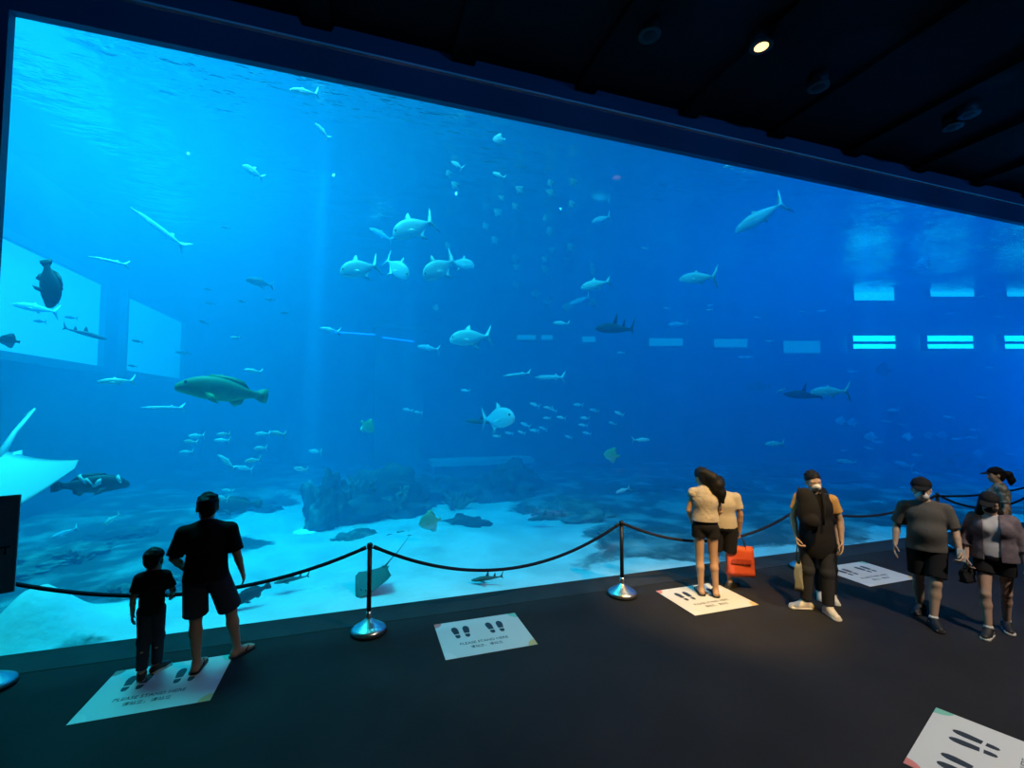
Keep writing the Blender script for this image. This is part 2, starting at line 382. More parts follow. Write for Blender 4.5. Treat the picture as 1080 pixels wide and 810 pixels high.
def figure(name, loc, rz, H, J, skincol, wide=1.0, belly=0.0, female=False, res=.0056):
    """J: joints for a 1.72 m person standing at the origin, +y ahead, +x its right hand; scaled to H"""
    s = H / 1.72
    root = empty(name, loc, rz)
    j = dict(pelvis=(0, 0, .94), waist=(0, .0, 1.08), chest=(0, -.005, 1.27), neck=(0, -.015, 1.44), head=(0, .015, 1.60),
             sh_r=(.168, -.015, 1.375), el_r=(.225, -.04, 1.12), wr_r=(.235, .03, .88),
             sh_l=(-.168, -.015, 1.375), el_l=(-.225, -.04, 1.12), wr_l=(-.235, .03, .88),
             hip_r=(.092, 0, .90), kn_r=(.10, .02, .50), an_r=(.105, -.02, .085),
             hip_l=(-.092, 0, .90), kn_l=(-.10, .02, .50), an_l=(-.105, -.02, .085),
             toe_r=(.02, 1.0), toe_l=(-.02, 1.0), look=0.0, nod=0.0, roll=0.0, curl_r=.45, curl_l=.45, grip=0.0)
    j.update(J)
    g = {k: (V3(*v) * s if isinstance(v, tuple) and len(v) == 3 else v) for k, v in j.items()}
    for k in ('sh_r', 'sh_l'): g[k][0] *= .5 + .5 * wide if not female else .9
    b = Body(); W = wide
    # trunk
    b.ball(g['pelvis'], (.155 * s * W, .115 * s * (.6 + .4 * W), .115 * s), .04)
    b.ball(g['waist'] + V3(0, belly * .05, 0), ((.132 + .012 * belly) * s * W, (.098 + .045 * belly) * s, .14 * s), .06)
    b.ball(g['chest'], (.152 * s * W, .108 * s * (.7 + .3 * W), .165 * s), .06)
    up = g['neck'] - V3(0, 0, .022 * s)
    for a in ('r', 'l'):
        b.limb(up, g['sh_' + a], .052 * s, .047 * s * (.6 + .4 * W), .05)
        if female: b.ball(g['chest'] + V3(.07 * s * (1 if a == 'r' else -1), .085 * s, .01), .055 * s, .04)
    b.limb(g['neck'] - V3(0, 0, .05 * s), g['head'] - V3(0, .01, .07) * s, .056 * s * (.8 + .2 * W), .052 * s, .03)
    # arms and hands
    af = .85 if female else (.7 + .3 * W)
    for a, sx in (('r', 1), ('l', -1)):
        S, E, w_ = g['sh_' + a], g['el_' + a], g['wr_' + a]
        b.limb(S, E, .050 * s * af, .038 * s * af, .025); b.limb(E, E + (w_ - E) * .4, .037 * s * af, .037 * s * af, .008); b.limb(E + (w_ - E) * .35, w_, .037 * s * af, .025 * s, .008)
        f = nrm(w_ - E); pl = g.get('palm_' + a, V3(-sx, .15, 0)); th = g.get('thumb_' + a, V3(0, 1, 0))
        hand(b, w_ + f * .01, f, np.array(pl, float), np.array(th, float), g['curl_' + a], s * 1.0, g['grip'])
    # legs and feet
    lf = .95 if female else (.75 + .25 * W)
    for a in ('r', 'l'):
        Hh, K, A = g['hip_' + a], g['kn_' + a], g['an_' + a]
        b.limb(Hh, K, .086 * s * lf, .054 * s * lf, .04)
        dn = nrm(A - K); bk = nrm(np.cross(np.cross(dn, V3(0, -1, 0)), dn))
        b.limb(K, K + (A - K) * .32 + bk * .016 * s, .050 * s * lf, .055 * s * lf, .02); b.limb(K + (A - K) * .30 + bk * .016 * s, A, .054 * s * lf, .034 * s, .02)
        tx = nrm(V3(*g['toe_' + a], 0)); tz = V3(0, 0, g.get('lift_' + a, 0.0))
        heel = A - tx * .035 * s - V3(0, 0, .045 * s)
        b.limb(A, heel, .034 * s, .036 * s, .02); ball_ = A + tx * .13 * s - V3(0, 0, .056 * s) + tz
        b.limb(A - V3(0, 0, .02 * s), ball_, .034 * s, .028 * s, .025); b.limb(heel, ball_, .034 * s, .030 * s, .02)
        sd = np.cross(tx, V3(0, 0, 1))
        for q in (-.026, -.009, .008, .027): b.limb(ball_ + sd * q * s, ball_ + sd * q * s + tx * .055 * s, .014 * s, .010 * s, .008)
    # head with a face
    S0 = s; s = s * j.get('hk', 1.0)
    HC = g['head']; Rm = rotm((0, 0, 1), g['look']) @ rotm((1, 0, 0), g['nod']) @ rotm((0, 1, 0), g['roll'])
    hp = lambda x, y, z: HC + Rm @ (V3(x, y, z) * s)
    b.ball(hp(0, -.012, .035), (.076 * s, .094 * s, .084 * s), .02, Rm)
    b.ball(hp(0, .012, -.02), (.064 * s, .078 * s, .088 * s), .03, Rm)
    b.limb(hp(-.03, .035, -.075), hp(.03, .035, -.075), .030 * s, .030 * s, .03); b.ball(hp(0, .068, -.088), .022 * s, .02)
    b.limb(hp(-.045, .072, .022), hp(.045, .072, .022), .014 * s, .014 * s, .02)
    b.limb(hp(0, .082, .012), hp(0, .106, -.028), .009 * s, .014 * s, .012)
    for q in (-1, 1):
        b.ball(hp(q * .013, .094, -.032), .010 * s, .008); b.ball(hp(q * .030, .083, .000), .016 * s, .006, sub=1)
        b.ball(hp(q * .078, -.008, -.005), (.012 * s, .020 * s, .033 * s), .006, Rm); b.ball(hp(q * .04, .058, -.025), .026 * s, .03)
    b.limb(hp(-.018, .088, -.058), hp(.018, .088, -.058), .0075 * s, .0075 * s, .004); b.limb(hp(-.014, .087, -.069), hp(.014, .087, -.069), .008 * s, .008 * s, .004)
    body = grow('body', b, res, skin(skincol), root)
    for q in (-1, 1):
        v, f = lathe([(.0125 * s * math.sin(t), .0125 * s * math.cos(t)) for t in np.linspace(.02, 3.12, 10)], 14)
        e = from_py('eye', v, f, [M_eye, M_iris], root); e.location = hp(q * .030, .076, .000)
        for p in e.data.polygons:
            if p.center.z > .0085 * s: p.material_index = 1
        e.rotation_euler = Matrix(Rm).to_euler(); e.rotation_euler = (Matrix(Rm) @ Matrix.Rotation(R(-90), 3, 'X')).to_euler()
    return root, g, S0, W, hp, Rm, s

def top(root, g, s, W, m, name='shirt', sleeve=.62, hem=.93, puff=.016, belly=0.0, collar=True, female=False, res=.008, flare=0.0, depth=.0, open_front=False):
    b = Body(); p = puff
    hz = min(hem, .93) if hem > .8 else (hem + 1.02) / 2; ph = (1.12 - hz) + .06
    b.ball(V3(g['pelvis'][0], g['pelvis'][1], hz * s), ((.156 + flare) * s * W + p, (.112 + flare + depth + .02 * belly) * s * (.6 + .4 * W) + p, ph * s), .05)
    b.ball(g['waist'] + V3(0, belly * .05, 0), ((.132 + .012 * belly + flare * .5) * s * W + p, (.100 + .045 * belly + depth) * s + p, .16 * s), .06)
    b.ball(g['chest'], (.158 * s * W + p, .116 * s * (.7 + .3 * W) + p + depth * .5, .175 * s), .06)
    up = g['neck'] - V3(0, 0, .028 * s); af = .85 if female else (.7 + .3 * W)
    for a in ('r', 'l'):
        b.limb(up, g['sh_' + a], .054 * s + p * .5, .050 * s * (.6 + .4 * W) + p * .5, .05)
        S, E, w_ = g['sh_' + a], g['el_' + a], g['wr_' + a]
        if female: b.ball(g['chest'] + V3(.07 * s * (1 if a == 'r' else -1), .085 * s, .01), .055 * s + p, .04)
        if sleeve > 1.0:
            q = E + (w_ - E) * (sleeve - 1.0)
            b.limb(S, E, .056 * s * af + p, .046 * s * af + p * .8, .02); b.limb(E, q, .046 * s * af + p * .8, .040 * s * af + p * .7, .02, ((q - nrm(w_ - E) * .02, nrm(w_ - E)),))
        elif sleeve > 0:
            q = S + (E - S) * sleeve; n = nrm(E - S)
            b.limb(S, q + n * .05, .049 * s * af + p * .9, .046 * s * af + p * 1.05, .03, ((q, n),))
    if collar: b.limb(g['neck'] - V3(0, 0, .06 * s), g['neck'] + V3(0, .004, .0) * s, .075 * s, .064 * s, .02)
    b.cut((0, 0, hem * s), (0, .0, -1)); b.cut(g['neck'] + V3(0, 0, .03 * s), (0, .3, 1))
    return grow(name, b, res, m, root)

def bottoms(root, g, s, W, m, name='shorts', length=.45, loose=.020, female=False, topz=1.02, res=.008, flare=0.0):
    """length: 0..1 down to the knee, 1..2 down to the ankle"""
    b = Body(); lf = .95 if female else (.75 + .25 * W)
    b.ball(g['pelvis'], (.158 * s * W + loose * .6, .118 * s * (.6 + .4 * W) + loose * .6, .13 * s), .04)
    for a in ('r', 'l'):
        Hh, K, A = g['hip_' + a], g['kn_' + a], g['an_' + a]
        if length <= 1:
            q = Hh + (K - Hh) * length; n = nrm(K - Hh)
            b.limb(Hh, q + n * .06, .088 * s * lf + loose * .7, (.088 - .030 * length) * s * lf + loose * 1.5 + flare, .012, ((q, n),))
        else:
            q = K + (A - K) * (length - 1); n = nrm(A - K)
            b.limb(Hh, K, .088 * s * lf + loose * .6, .058 * s * lf + loose, .014)
            b.limb(K, q + n * .03, .060 * s * lf + loose, .046 * s + loose, .02, ((q, n),)); b.ball(K, .064 * s * lf + loose, .02)
    b.cut((0, 0, topz * s), (0, 0, 1))
    return grow(name, b, res, m, root)

def shoes(root, g, s, m_upper, m_sole=None, kind='shoe'):
    for a in ('r', 'l'):
        A = g['an_' + a]; tx = nrm(V3(*g['toe_' + a], 0)); tz = V3(0, 0, g.get('lift_' + a, 0.0))
        sd = np.cross(tx, V3(0, 0, 1)); ground = A[2] - .085 * s
        b = Body()
        heel = A - tx * .045 * s - V3(0, 0, .048 * s); toe = A + tx * .165 * s - V3(0, 0, .056 * s) + tz
        if kind == 'shoe':
            b.limb(heel, toe, .042 * s, .040 * s, .02); b.limb(A + V3(0, 0, .005), A + tx * .09 * s - V3(0, 0, .045 * s), .046 * s, .042 * s, .03)
            b.limb(heel, A + V3(0, 0, .01 * s), .042 * s, .046 * s, .02)
            b.cut(A + V3(0, 0, .018 * s), (-tx[0] * .3, -tx[1] * .3, 1))
            o = grow('shoe', b, .006, m_upper, root)
            k = Body()
            for q in (-.012, .012): k.limb(heel + sd * q * s - V3(0, 0, .020 * s), toe + sd * q * s - V3(0, 0, .014 * s), .036 * s, .038 * s, .02)
            k.cut(A - V3(0, 0, .055 * s), (0, 0, 1)); k.cut((0, 0, ground + .001), (0, 0, -1))
            grow('sole', k, .006, m_sole or m_upper, o)
        else:                            # flip-flop: a flat sole and two straps
            k = Body()
            for q in (-.016, .016): k.limb(heel + sd * q * s - V3(0, 0, .02 * s), toe + sd * q * s - V3(0, 0, .012 * s), .034 * s, .036 * s, .02)
            k.cut(V3(0, 0, ground + .020 * s) + tz * 0, (0, 0, 1)); k.cut((0, 0, ground + .001), (0, 0, -1))
            o = grow('sandal', k, .006, m_upper, root)
            c = A + tx * .115 * s - V3(0, 0, .040 * s)
            for q in (-1, 1):
                v, f = tube([c + tx * .03 * s - V3(0, 0, .012 * s), c + sd * q * .022 * s + V3(0, 0, .014 * s), c - tx * .05 * s + sd * q * .044 * s - V3(0, 0, .025 * s)], .008 * s, 6)
                from_py('strap', v, f, m_upper, o)

def hair(root, hp, Rm, s, style='short', m=None, extra=()):
    b = Body(); m = m or M_hair
    b.ball(hp(0, -.016, .045), (.087 * s, .105 * s, .090 * s), .01, Rm)
    if style in ('short', 'cap'):
        n = Rm @ V3(0, .75, -1); b.p[-1] = b.p[-1][:5] + (((hp(0, .045, .048), nrm(n)),), 0)
        b.ball(hp(0, -.055, .0), (.074 * s, .060 * s, .075 * s), .02, Rm)
    else:
        n = Rm @ V3(0, 1.0, -.55); b.p[-1] = b.p[-1][:5] + (((hp(0, .060, .045), nrm(n)),), 0)
        b.ball(hp(0, -.055, -.02), (.082 * s, .065 * s, .095 * s), .03, Rm)
    r_ = random.Random(3)
    for q in range(34 if style in ('short', 'cap') else 16):
        a, e = r_.uniform(0, 6.28), r_.uniform(.15, 1.5); x, y, z = math.cos(a) * math.cos(e), math.sin(a) * math.cos(e), math.sin(e)
        if y > .45 and z < .75: continue
        c0 = hp(x * .078, -.016 + y * .095, .045 + z * .082)
        b.ball(c0, (.020 * s, .020 * s, .014 * s), .012)
    for pts, rads in extra: b.chain(pts, rads, .03)
    return grow('hair', b, .0065, m, root)

def mask(root, hp, Rm, s, m):
    b = Body()
    b.ball(hp(0, .040, -.048), (.066 * s, .076 * s, .060 * s), .01, Rm); b.ball(hp(0, .104, -.026), .020 * s, .03)
    b.cut(hp(0, .03, -.05), -(Rm @ V3(0, 1, .1)))
    o = grow('face_mask', b, .006, m, root)
    for q in (-1, 1):
        for z in (-.025, -.062):
            v, f = tube([hp(q * .058, .045, z), hp(q * .078, .012, -.012 + z * .4), hp(q * .082, -.018, .004)], .0022 * s, 5); from_py('ear_loop', v, f, m, o)
    return o

def cap(root, hp, Rm, s, m, brim):
    b = Body(); b.ball(hp(0, -.012, .052), (.094 * s, .110 * s, .086 * s), .01, Rm, ((hp(0, 0, .045), -(Rm @ V3(0, -.15, 1))),))
    o = grow('cap', b, .0065, m, root)
    k = Body(); c, sn = math.cos(brim), math.sin(brim)
    k.ball(hp(-sn * .10, c * .11, .048), (.075 * s, .085 * s, .012 * s), .01, Rm @ rotm((0, 0, 1), brim) @ rotm((1, 0, 0), -.15))
    grow('brim', k, .006, m, o); return o
def socks(root, g, s, m):
    for a in ('r', 'l'):
        A = g['an_' + a]; b = Body(); b.limb(A - V3(0, 0, .02 * s), A + V3(0, 0, .05 * s), .050 * s, .041 * s, .01, ((A + V3(0, 0, .045 * s), V3(0, 0, 1)),)); grow('sock', b, .006, m, root)
def toward(px): return math.pi - (math.atan((px - 540) / FPX) + YAW)
def foot(base, rz, s, px, py):
    p = on_floor(px, py) - base; c, n = math.cos(-rz), math.sin(-rz)
    return ((p.x * c - p.y * n) / s, (p.x * n + p.y * c) / s, .085)
def legs(J, base, rz, H, r, l, kr=(0, .03), kl=(0, .03)):
    s = H / 1.72
    for a, q, kk, sx in (('r', r, kr, 1), ('l', l, kl, -1)):
        A = foot(base, rz, s, *q); h = J.get('hip_' + a, (.092 * sx, 0, .90))
        J['an_' + a] = A; J['kn_' + a] = ((A[0] + h[0]) / 2 + kk[0], (A[1] + h[1]) / 2 + kk[1], .49)
    return J
def lift(p, dz): return Vector((p.x, p.y, p.z + dz))

# --- boy on the left mat, back to the hall
B = on_floor(157, 713); B.z = .004
J = legs(dict(hk=1.32, head=(0, .02, 1.575), look=R(-10), nod=R(-6), el_r=(.24, .02, 1.12), wr_r=(.20, .20, 1.02), curl_r=.8, palm_r=(0, 0, -1), thumb_r=(-1, 0, 0),
         toe_r=(.75, .7), toe_l=(-.1, 1.0), neck=(0, -.01, 1.42), sh_r=(.16, -.015, 1.36), sh_l=(-.16, -.015, 1.36), el_l=(-.205, -.04, 1.12), wr_l=(-.22, .03, .88), hip_r=(.075, 0, .9), hip_l=(-.075, 0, .9)), B, R(8), 1.16, (165, 708), (149, 717))
r, g, s, W, hp, Rm, sh = figure('person', B, R(8), 1.17, J, (.36, .22, .15), wide=.80, res=.0045)
tag(r, 'small boy in black T-shirt and long dark trousers standing with his back turned', 'person')
top(r, g, s, W, M_blackcloth, 'shirt', sleeve=.75, hem=.86, puff=.018); bottoms(r, g, s, W, M_navycloth, 'trousers', 1.9, .014)
hair(r, hp, Rm, sh, 'short'); cap(r, hp, Rm, sh, M_blackcloth, R(35)); shoes(r, g, s, M_darkshoe, M_sole)

# --- broad man beside him
B = on_floor(214, 704); B.z = .004
J = legs(dict(hk=1.14, head=(-.01, .02, 1.585), look=R(12), el_l=(-.275, -.02, 1.12), wr_l=(-.20, .17, .93), sh_l=(-.185, -.01, 1.35), sh_r=(.185, -.01, 1.35), el_r=(.265, -.03, 1.11), wr_r=(.31, .06, .89),
         palm_l=(.5, 0, -1), thumb_l=(1, 0, 0), toe_l=(.15, 1.0), toe_r=(.75, .8)), B, R(6), 1.68, (250, 692), (207, 708), (.03, .03), (-.01, .05))
r, g, s, W, hp, Rm, sh = figure('person', B, R(6), 1.68, J, (.36, .22, .15), wide=1.14, belly=.3)
tag(r, 'broad man in black T-shirt, knee-length shorts and flip-flops seen from behind', 'person')
top(r, g, s, W, M_blackcloth, 'shirt', sleeve=.92, hem=.87, puff=.024, belly=.3); bottoms(r, g, s, W, M_navycloth, 'shorts', .92, .024, flare=.012)
hair(r, hp, Rm, sh, 'short'); shoes(r, g, s, M_darkshoe, None, 'sandal')

# --- woman with the long ponytail
M_cream = mat('cream_blouse', (.40, .35, .28), .8, noise=(7, (.24, .21, .18), .38, .62), bump=(22, .8, .012))
M_creamtee = mat('cream_cotton', (.38, .33, .25), .85, bump=(30, .4, .006))
B = on_floor(745.5, 627.5); B.z = .004
rz = R(-30)
J = legs(dict(head=(-.025, .04, 1.585), look=R(28), nod=R(-14), roll=R(-10), toe_r=(.1, 1), toe_l=(-.1, 1), el_l=(-.215, .0, 1.13), wr_l=(-.16, .17, .97), el_r=(.20, .02, 1.13), wr_r=(.14, .18, .98),
         hip_r=(.085, 0, .9), hip_l=(-.085, 0, .9)), B, rz, 1.72, (755, 629), (739.5, 627))
r, g, s, W, hp, Rm, sh = figure('person', B, rz, 1.72, J, (.42, .26, .17), wide=.98, female=True)
tag(r, 'woman with long dark ponytail, cream blouse and black shorts seen from behind', 'person')
o = top(r, g, s, W, M_cream, 'blouse', sleeve=.28, hem=1.0, puff=.026, female=True, collar=False, flare=.012)
fb = Body()
for q in range(9):
    a = q / 8; c0 = g['sh_l'] + (g['el_l'] - g['sh_l']) * .10 + V3(-.02 + .015 * math.cos(q * 2.1), (a - .5) * .13, .035 - .05 * abs(a - .5))
    fb.ball(c0, (.034, .022, .040), .012)
grow('shoulder_ruffle', fb, .006, M_cream, o)
bottoms(r, g, s, W, M_blackcloth, 'shorts', .30, .014, female=True, topz=1.04)
tail = [hp(.01, -.10, .05), hp(.05, -.15, -.04), hp(.085, -.15, -.14), hp(.10, -.135, -.26), hp(.095, -.13, -.38)]
hair(r, hp, Rm, sh, 'long', extra=[(tail, (.05, .068, .080, .070, .022)), ([hp(.03, -.11, -.02), hp(.03, -.14, -.20)], (.07, .05))])
shoes(r, g, s, M_darkshoe, None, 'sandal')

# --- man standing beyond her, holding the bag
B = Vector((4.93, -.90, 0))
rz = R(-32)
J = legs(dict(head=(-.05, .075, 1.54), nod=R(-28), look=R(25), neck=(-.01, .01, 1.43), el_r=(.235, -.03, 1.12), wr_r=(.225, .01, .87), curl_r=1.5, grip=.8, toe_r=(.75, .7), el_l=(-.2, .02, 1.13), wr_l=(-.13, .17, .98)), B, rz, 1.60, (770, 620), (753, 617))
r, g, s, W, hp, Rm, sh = figure('person', B, rz, 1.60, J, (.30, .18, .12), wide=1.12)
tag(r, 'man in cream T-shirt half hidden beyond the ponytailed woman, holding a red bag', 'person')
top(r, g, s, W, M_creamtee, 'shirt', sleeve=.66, hem=.92, puff=.02); bottoms(r, g, s, W, M_blackcloth, 'shorts', .85, .022); hair(r, hp, Rm, sh, 'short'); shoes(r, g, s, M_darkshoe, M_darkshoe)
HANDBAG_AT = r.matrix_basis @ Vector(g['wr_r'] + nrm(g['wr_r'] - g['el_r']) * .085); HAND_RZ = rz

# --- person in ochre with the dark tabard
M_ochre = mat('ochre_cotton', (.50, .27, .07), .85, bump=(30, .4, .006))
B = on_floor(864, 643); B.z = 0
rz = toward(864) + R(6)
J = legs(dict(head=(.02, .03, 1.60), look=R(18), nod=R(-12), roll=R(8), el_r=(.25, -.02, 1.12), wr_r=(.225, .10, .90), el_l=(-.255, -.03, 1.13), wr_l=(-.25, .06, .90), curl_r=1.4, grip=.7, toe_r=(.85, .35), toe_l=(-.45, 1.0)),
     B, rz, 1.73, (850, 642), (874, 648))
r, g, s, W, hp, Rm, sh = figure('person', B, rz, 1.73, J, (.44, .29, .20), wide=1.05)
tag(r, 'person in ochre T-shirt and white mask with a long black tabard and cream trainers', 'person')
top(r, g, s, W, M_ochre, 'shirt', sleeve=.62, hem=.96, puff=.02); bottoms(r, g, s, W, M_denim, 'trousers', 1.92, .018)
top(r, g, s, W, M_blackcloth, 'tabard', sleeve=0, hem=.66, puff=.030, collar=False, flare=.012)
hair(r, hp, Rm, sh, 'short'); mask(r, hp, Rm, sh, M_mask); shoes(r, g, s, M_shoe, M_sole)
OCH = (r, g, s)

# --- dark-clothed person close behind
B = on_floor(870, 632); B.z = 0
rz = toward(877) + R(20)
J = legs(dict(toe_r=(.3, 1), nod=R(-15), el_r=(.19, -.02, 1.12), wr_r=(.17, .1, .9), el_l=(-.19, -.02, 1.12), wr_l=(-.17, .1, .9)), B, rz, 1.46, (865, 630), (878, 634))
r, g, s, W, hp, Rm, sh = figure('person', B, rz, 1.46, J, (.42, .28, .19), wide=.98, female=True)
tag(r, 'dark-clothed person hidden behind the one in ochre, one pale trainer showing', 'person')
top(r, g, s, W, M_blackcloth, 'shirt', sleeve=.7, hem=.86, puff=.024, female=True); bottoms(r, g, s, W, M_blackcloth, 'trousers', 1.9, .016, female=True); hair(r, hp, Rm, sh, 'long'); mask(r, hp, Rm, sh, M_mask); shoes(r, g, s, M_shoe, M_sole)

# --- heavy man in grey walking this way
M_greytee = mat('charcoal_cotton', (.085, .080, .074), .9, spec=.2, bump=(14, .5, .012))
B = on_floor(981, 654); B.z = 0
rz = toward(981) + R(10)
J = legs(dict(hk=1.1, head=(.03, .03, 1.59), nod=R(-6), look=R(-8), el_r=(.27, -.05, 1.12), wr_r=(.31, .06, .90), el_l=(-.265, .02, 1.12), wr_l=(-.27, .15, .92), sh_r=(.18, -.01, 1.36), sh_l=(-.18, -.01, 1.36),
         curl_l=1.2, grip=.5, toe_l=(-.15, 1), toe_r=(.45, 1)), B, rz, 1.68, (971, 645), (985, 661), (.02, .10), (0, .04))
r, g, s, W, hp, Rm, sh = figure('person', B, rz, 1.68, J, (.40, .27, .19), wide=1.14, belly=.7)
tag(r, 'heavy man in charcoal T-shirt, black shorts and white mask walking towards the viewer', 'person')
top(r, g, s, W, M_greytee, 'shirt', sleeve=.88, hem=.86, puff=.026, belly=.7); bottoms(r, g, s, W, M_blackcloth, 'shorts', .84, .024)
hair(r, hp, Rm, sh, 'short'); cap(r, hp, Rm, sh, M_blackcloth, 0.0); mask(r, hp, Rm, sh, M_mask); socks(r, g, s, M_mask); shoes(r, g, s, M_darkshoe, M_darkshoe)
GREY_HAND = r.matrix_basis @ Vector(g['wr_l'] + nrm(g['wr_l'] - g['el_l']) * .07)

# --- woman in the mauve jacket
M_mauve = mat('mauve_jacket', (.105, .085, .105), .9, spec=.2, noise=(9, (.15, .125, .145), .45, .6), bump=(16, .6, .010))
M_white = mat('white_top', (.42, .41, .43), .85, bump=(20, .3, .006))
M_tights = mat('dark_print', (.03, .03, .032), .8)
B = on_floor(1053, 668); B.z = 0
rz = toward(1053) + R(4)
J = legs(dict(head=(.02, .04, 1.59), nod=R(-20), look=R(10), el_r=(.245, .0, 1.13), wr_r=(.25, .10, .90), el_l=(-.245, -.02, 1.13), wr_l=(-.26, .06, .90), curl_r=1.2, grip=.5, toe_r=(.25, 1), toe_l=(-.1, 1)), B, rz, 1.58, (1043, 671), (1062, 664), (.01, .05), (0, .05))
r, g, s, W, hp, Rm, sh = figure('person', B, rz, 1.58, J, (.40, .26, .19), wide=1.22, female=True)
tag(r, 'woman in mauve jacket over white top with black shorts, walking beside the heavy man', 'person')
top(r, g, s, W, M_white, 'top', sleeve=.2, hem=.95, puff=.016, female=True, res=.009)
jb = top(r, g, s, W, M_mauve, 'jacket', sleeve=1.55, hem=.90, puff=.034, female=True, collar=False)
# the jacket hangs open: its front middle is cut away
bm = bmesh.new(); bm.from_mesh(jb.data)
bmesh.ops.delete(bm, geom=[f for f in bm.faces if f.calc_center_median().y > .02 and -.045 < f.calc_center_median().x < .085], context='FACES'); bm.to_mesh(jb.data); bm.free()
sl = jb.modifiers.new('cloth', 'SOLIDIFY'); sl.thickness = .006
bottoms(r, g, s, W, M_blackcloth, 'shorts', .42, .018, female=True, topz=1.06)
hair(r, hp, Rm, sh, 'long', extra=[([hp(.06, -.02, .0), hp(.085, .01, -.12), hp(.085, .05, -.24)], (.035, .035, .015)), ([hp(-.06, -.02, .0), hp(-.085, .01, -.12), hp(-.085, .04, -.26)], (.035, .035, .015))])
cap(r, hp, Rm, sh, M_blackcloth, R(-25)); mask(r, hp, Rm, sh, M_blackcloth); socks(r, g, s, M_mask); shoes(r, g, s, M_darkshoe, M_sole)
MAUVE = (r, g, s)

# --- person by the rope behind her
M_camo = mat('camouflage_cotton', (.10, .105, .085), .9, noise=(16, (.32, .30, .25), .46, .56))
q = CAM + CROT @ Vector(((1047 - 540) / FPX, 0, -1)) * 7.25; B = Vector((q.x, q.y, 0))
rz = R(35)
r, g, s, W, hp, Rm, sh = figure('person', B, rz, 1.60, dict(head=(0, .03, 1.6), nod=R(-8), look=R(15)), (.42, .28, .19), wide=1.0, female=True)
tag(r, 'dark-haired person in camouflage shirt standing by the rope behind the mauve jacket', 'person')
top(r, g, s, W, M_camo, 'shirt', sleeve=.8, hem=.92, puff=.02, female=True); bottoms(r, g, s, W, M_blackcloth, 'trousers', 1.9, .016)
hair(r, hp, Rm, sh, 'long', extra=[([hp(0, -.10, .03), hp(0, -.17, .0), hp(0, -.19, -.10), hp(0, -.17, -.17)], (.03, .045, .045, .02))]); cap(r, hp, Rm, sh, M_blackcloth, 0.0); shoes(r, g, s, M_darkshoe, M_sole)
# ------------------------------------------------------------------ rope barrier
M_steel = mat('brushed_steel', (.62, .60, .56), .32, metal=1.0)
M_post = mat('dark_post', (.035, .036, .042), .4, metal=.6)
M_rubber = mat('black_rubber', (.012, .012, .014), .7)
M_rope = mat('navy_rope', (.014, .016, .034), .85, spec=.2, bump=(120, .5, .003))
PX = [-3.20, .11, 3.41, 6.70, 10.0, 13.3]; PYY = -.66; PH = .99
def stanchion():
    r = empty('stanchion', (0, 0, 0))
    v, f = lathe([(.185, 0), (.20, .006), (.20, .034), (.194, .040)], 40); rb = from_py('rubber_ring', v, f, M_rubber, r)
    v, f = lathe([(.192, .040), (.19, .050), (.165, .068), (.09, .112), (.042, .148), (.030, .160), (.024, .166)], 40); from_py('base', v, f, M_steel, r)
    v, f = lathe([(.0285, .155), (.0285, .24)], 20); from_py('collar', v, f, M_steel, r)
    v, f = lathe([(.0255, .22), (.0255, PH - .035)], 20); from_py('post', v, f, M_post, r)
    v, f = lathe([(.0255, PH - .06), (.031, PH - .055), (.031, PH), (.023, PH + .010), (.006, PH + .016)], 20); cp = from_py('cap', v, f, M_post, r)
    for q in (-1, 1):
        v, f = tube([(q * .025, 0, PH - .02), (q * .05, 0, PH - .018), (q * .055, 0, PH - .034), (q * .046, 0, PH - .045)], .006, 8); from_py('hook', v, f, M_steel, cp)
    return r
SL = ['rope stanchion at the left edge, below and behind the sign board', 'rope stanchion standing alone between the broad man and the bare floor mat',
      'rope stanchion left of the ponytailed woman, on the pale floor border', 'rope stanchion behind the person in ochre, only its base showing',
      'rope stanchion behind the heavy man in charcoal', 'rope stanchion at the far right beyond the mauve jacket']
st = stanchion()
for i, x in enumerate(PX):
    o = st if i == 0 else copy_tree(st)
    o.location = (x, PYY, 0); tag(o, SL[i], 'stanchion', 'rope stanchions along the viewing pane')
RL = ['sagging dark rope running behind the sign board, the boy and the broad man', 'sagging dark rope between the lone stanchion and the one left of the ponytailed woman',
      'sagging dark rope passing the ponytailed woman to the person in ochre', 'sagging dark rope between the person in ochre and the heavy man', 'sagging dark rope between the heavy man and the mauve jacket']
for i in range(5):
    x0, x1 = PX[i] + .05, PX[i + 1] - .05
    sag = (.30, .42, .36, .24, .33)[i]
    pts = [(x0 + (x1 - x0) * t, PYY, PH - .04 - sag * (1 - (2 * t - 1) ** 2)) for t in np.linspace(0, 1, 30)]
    v, f = tube(pts, .0195, 10); o = from_py('barrier_rope', v, f, M_rope); tag(o, RL[i], 'rope', 'ropes of the barrier')
    for e, q in ((0, 1), (-1, -2)):
        a, b_ = Vector(pts[e]), Vector(pts[q]); d = (b_ - a).normalized()
        v, f = tube([a - d * .012, a + d * .05], .023, 10); from_py('ferrule', v, f, M_post, o)
# second row of rope that turns away at the right
o = from_py('barrier_rope', *tube([(10.05 + 4.2 * t, PYY + .36 * t, PH - .05 - .10 * (1 - (2 * t - 1) ** 2)) for t in np.linspace(.0, 1, 24)], .0195, 10), M_rope)
tag(o, 'upper dark rope close to the pane beside the camouflage shirt', 'rope', 'ropes of the barrier')

